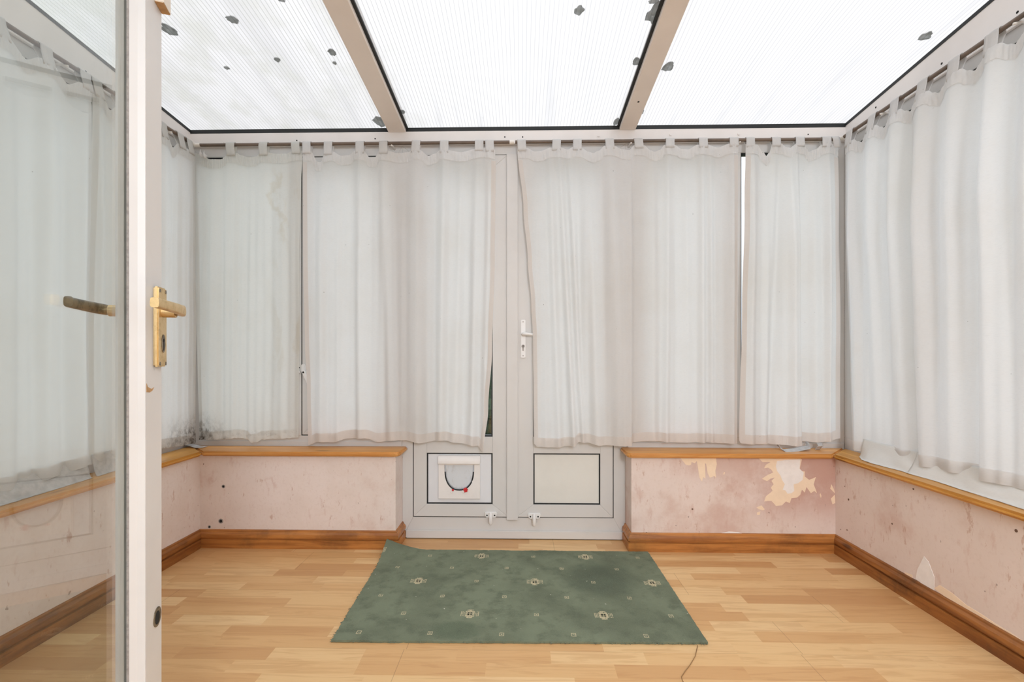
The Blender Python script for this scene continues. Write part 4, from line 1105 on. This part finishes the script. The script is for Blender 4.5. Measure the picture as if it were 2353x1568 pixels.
# moulded beads round the glass, both faces
ovo = [(0, 0.0), (0.0015, 0.0), (0.004, 0.010), (0.0042, 0.0108), (0.0095, 0.020), (0.010, GT - 0.0022), (0, GT - 0.0022)]
ovb = [(0, GT + 0.0022), (0.010, GT + 0.0022), (0.008, T - 0.006), (0.002, T), (0, T)]
for pr_ in (ovo, ovb):
    MB(D).prism(pr_, lambda a, t: (S1 + a, t, 0.22), lambda a, t: (S1 + a, t, Z1 - 0.09)).build('glazing_bead', P_, door)
    MB(D).prism(pr_, lambda a, t: (W - S1 - a, t, 0.22), lambda a, t: (W - S1 - a, t, Z1 - 0.09)).build('glazing_bead', P_, door)
    MB(D).prism(pr_, lambda a, t: (S1 + 0.01, t, 0.22 + a), lambda a, t: (W - S1 - 0.01, t, 0.22 + a)).build('glazing_bead', P_, door)
    MB(D).prism(pr_, lambda a, t: (S1 + 0.01, t, Z1 - 0.09 - a), lambda a, t: (W - S1 - 0.01, t, Z1 - 0.09 - a)).build('glazing_bead', P_, door)
dbox(S1 + 0.0101, S1 + 0.0116, GT - 0.0052, GT - 0.0022, 0.23, Z1 - 0.10).build('glass_seal', MAT['plug_grey'], door)
def zat(py, s=0.022, t=-0.005):
    xc = -0.669 + sa_*s - ca_*t; zc = 0.923 - ca_*s - sa_*t
    return CAM.z + (HOR - py)/F*zc
hz = zat(712)
for side in (1, -1):
    t0 = 0.0 if side == 1 else T
    ts = -1 if side == 1 else 1
    def tt(v): return t0 + ts*v
    pb = MB(D).box(0.0015, 0.0425, min(tt(0), tt(0.009)), max(tt(0), tt(0.009)), zat(843), zat(661), 0.0025, 2)
    plate = pb.build('handle_plate', MAT['brass'], door, smooth=True, autosmooth=40)
    nk = [(0.022, tt(0.008), hz - 0.004), (0.022, tt(0.030), hz - 0.004)]
    MB(D).tube([(s_, t_, z_) for s_, t_, z_ in nk], 0.0105, 16).build('handle_neck', MAT['brass'], plate, smooth=True, autosmooth=50)
    L_ = 0.155 if side == 1 else 0.130
    b = MB(D); secs = []
    for k, (s_, t_, hh, ww) in enumerate(((0.010, 0.034, 0.0075, 0.006), (0.014, 0.038, 0.0095, 0.0065), (0.030, 0.042, 0.0098, 0.0065), (0.07, 0.044, 0.0092, 0.006), (0.12, 0.043, 0.0085, 0.006), (L_, 0.041, 0.0085, 0.0065))):
        zz_ = hz - 0.003 + 0.004*k/5
        ring = []
        for q in range(12):
            a = 2*PI*q/12
            sq = lambda c_: math.copysign(abs(c_)**0.55, c_)
            ring.append(b._v((s_, tt(t_ + ww*sq(math.cos(a))), zz_ + hh*sq(math.sin(a)))))
        secs.append(ring)
    for i in range(len(secs) - 1):
        for q in range(12):
            r_ = (q + 1) % 12
            b.bm.faces.new((secs[i][q], secs[i][r_], secs[i+1][r_], secs[i+1][q]))
    b.bm.faces.new(secs[0][::-1]); b.bm.faces.new(secs[-1])
    b.build('handle_lever', MAT['brass' if side == 1 else 'brass_dark'], plate, smooth=True, autosmooth=50)
    if side == 1:
        kz = zat(790)
        esc = [(0.0205 + 0.0085*math.cos(2*PI*k/20), kz + 0.017*math.sin(2*PI*k/20)) for k in range(20)]
        MB(D).prism(esc, lambda s_, z_: (s_, tt(0.0092), z_), lambda s_, z_: (s_, tt(0.0098), z_)).build('keyhole_stain', MAT['brass_dark'], plate)
        kh = [(0.0205 + 0.0030*math.cos(2*PI*k/10 + 0.3), kz + 0.006 + 0.0034*math.sin(2*PI*k/10 + 0.3)) for k in range(10)]
        MB(D).prism(kh, lambda s_, z_: (s_, tt(0.0096), z_), lambda s_, z_: (s_, tt(0.0102), z_)).build('keyhole', MAT['hole_dark'], plate)
        dbox(0.0190, 0.0220, -0.0102, -0.0096, kz - 0.013, kz + 0.006).build('keyhole', MAT['hole_dark'], plate)
        for s_ in (0.008, 0.036):
            for z_ in (zat(670), zat(836)):
                sc_ = [(s_ + 0.0035*math.cos(2*PI*k/10), z_ + 0.0035*math.sin(2*PI*k/10)) for k in range(10)]
                MB(D).prism(sc_, lambda s2, z2: (s2, tt(0.0088), z2), lambda s2, z2: (s2, tt(0.0096), z2)).build('plate_screw', MAT['brass_dark'], plate)
# lower flush bolt hole with its brass rim
bz = zat(1418, 0.024, 0)
rim = [(0.024 + 0.0175*math.cos(2*PI*k/24), bz + 0.0175*math.sin(2*PI*k/24)) for k in range(24)]
lk = MB(D).prism(rim, lambda s_, z_: (s_, -0.0012, z_), lambda s_, z_: (s_, 0.002, z_)).build('flush_bolt', MAT['brass_dark'], door, label='dark round flush bolt')
rim2 = [(0.025 + 0.010*math.cos(2*PI*k/16), bz - 0.001 + 0.012*math.sin(2*PI*k/16)) for k in range(16)]
MB(D).prism(rim2, lambda s_, z_: (s_, -0.0018, z_), lambda s_, z_: (s_, -0.0010, z_)).build('bolt_recess', MAT['hole_dark'], lk)
# painted wooden block screwed near the top, raw at its sawn end
wz = zat(36, 0.0, -0.012)
blk = dbox(0.0005, 0.037, -0.015, 0.0, wz + 0.0006, wz + 0.22, 0.001).build('wooden_block', MAT['block_paint'], door, label='painted wooden block')
dbox(0.0015, 0.036, -0.0145, -0.0005, wz, wz + 0.0008).build('sawn_end', MAT['bare_wood'], blk)
# chip in the paint under the handle plate
ch = [(0.071, zat(878)), (0.066, zat(886)), (0.058, zat(889)), (0.050, zat(892)), (0.038, zat(889)), (0.046, zat(896)), (0.058, zat(899)), (0.071, zat(897))]
MB(D).prism(ch, lambda s_, z_: (s_, -0.0006, z_), lambda s_, z_: (s_, 0.001, z_)).build('paint_chip', MAT['bare_wood'], door)
# hinges on the far-from-view edge
for z_ in (0.25, 1.05, 1.80):
    MB().tube([D(W + 0.004, -0.004, z_ - 0.045), D(W + 0.004, -0.004, z_ + 0.045)], 0.006, 10).build('hinge', MAT['brass_dark'], door, smooth=True, autosmooth=40)

# ------------------------------------------------------------------ outside
MB().box(-14, 14, 0.12, 16, -0.25, -0.15).build('ground', MAT['lawn'], label='lawn outside the patio doors', cat='ground', kind='structure')
MB().box(-3.2, 3.2, 0.12, 1.6, -0.149, -0.10).build('patio', MAT['paving'], label='grey paving outside the doors', cat='patio', kind='structure')
def bush(name, label, cx, cy, rx, ry, h, seed):
    b = MB()
    bmesh.ops.create_icosphere(b.bm, subdivisions=4, radius=1.0)
    for v in b.bm.verts:
        n_ = v.co.normalized()
        r = 1 + 0.22*mnoise.noise(n_*2.5 + Vector((seed, 0, 0))) + 0.14*mnoise.noise(n_*9 + Vector((seed, 3, 0)))
        v.co = Vector((cx + n_.x*rx*r, cy + n_.y*ry*r, max(-0.16, -0.15 + h*0.5 + n_.z*h*0.5*r)))
    return b.build(name, MAT['hedge_leaf'], label=label, cat='bush')
bush('bush', 'dark green bush seen through the gap beside the left patio door', -0.35, 3.2, 0.9, 0.5, 1.5, 1)
gf = empty('garden_fence', (0.5, 6.0, -0.15), 'brown wooden garden fence far outside, glimpsed beside the lever handle', 'fence')
for k in range(40):
    MB().box(-4.0 + k*0.2, -4.0 + k*0.2 + 0.19, 6.0, 6.03, -0.15, 0.85, 0.004).build('fence_board', MAT['fence_wood'], gf)
MB().box(0.1, 1.3, 4.6, 5.0, -0.15, 0.42, 0.03, 2).build('storage_box', MAT['teal_plastic'], label='teal storage box outside, glimpsed beside the lever handle', cat='box')

# ------------------------------------------------------------------ sky, camera, view
w = bpy.data.worlds.new('overcast_sky'); SC.world = w; w.use_nodes = True
nt = w.node_tree; bg = nt.nodes['Background']
bg.inputs[0].default_value = (0.93, 0.975, 1.04, 1)
# overcast sky: the zenith is three times as bright as the horizon
tc = nt.nodes.new('ShaderNodeTexCoord'); sx = nt.nodes.new('ShaderNodeSeparateXYZ'); nt.links.new(tc.outputs['Generated'], sx.inputs[0])
mr = nt.nodes.new('ShaderNodeMapRange'); nt.links.new(sx.outputs[2], mr.inputs[0])
LZ = 2.6
for k, v in zip((1, 2, 3, 4), (0.0, 1.0, LZ/3, LZ)): mr.inputs[k].default_value = v
nt.links.new(mr.outputs[0], bg.inputs[1])

# added fill light, a stand-in for flash, unseen in the room behind the doorway
L = bpy.data.lights.new('fill_light', 'POINT'); L.energy = 138; L.shadow_soft_size = 0.30; L.color = (0.89, 0.97, 1.07)
lo = bpy.data.objects.new('fill_light', L); COL.objects.link(lo); lo.location = (0.62, -4.4, 1.88)

cam = bpy.data.cameras.new('camera'); co = bpy.data.objects.new('camera', cam); COL.objects.link(co)
co.location = CAM; co.rotation_euler = (PI/2, 0, PSI)
cam.sensor_width = 36; cam.lens = F/2353*36; cam.shift_y = (HOR - 784)/2353
cam.clip_start = 0.01
SC.camera = co
vs = SC.view_settings
SC.display_settings.display_device = 'sRGB'
vs.view_transform = 'Standard'; vs.look = 'None'; vs.gamma = 1; vs.use_curve_mapping = False; vs.exposure = 0.10
cy = SC.cycles
cy.max_bounces = 14; cy.diffuse_bounces = 8; cy.glossy_bounces = 4; cy.transmission_bounces = 8; cy.transparent_max_bounces = 24
cy.caustics_reflective = False; cy.caustics_refractive = False
cy.use_denoising = True
cy.sample_clamp_indirect = 4.0
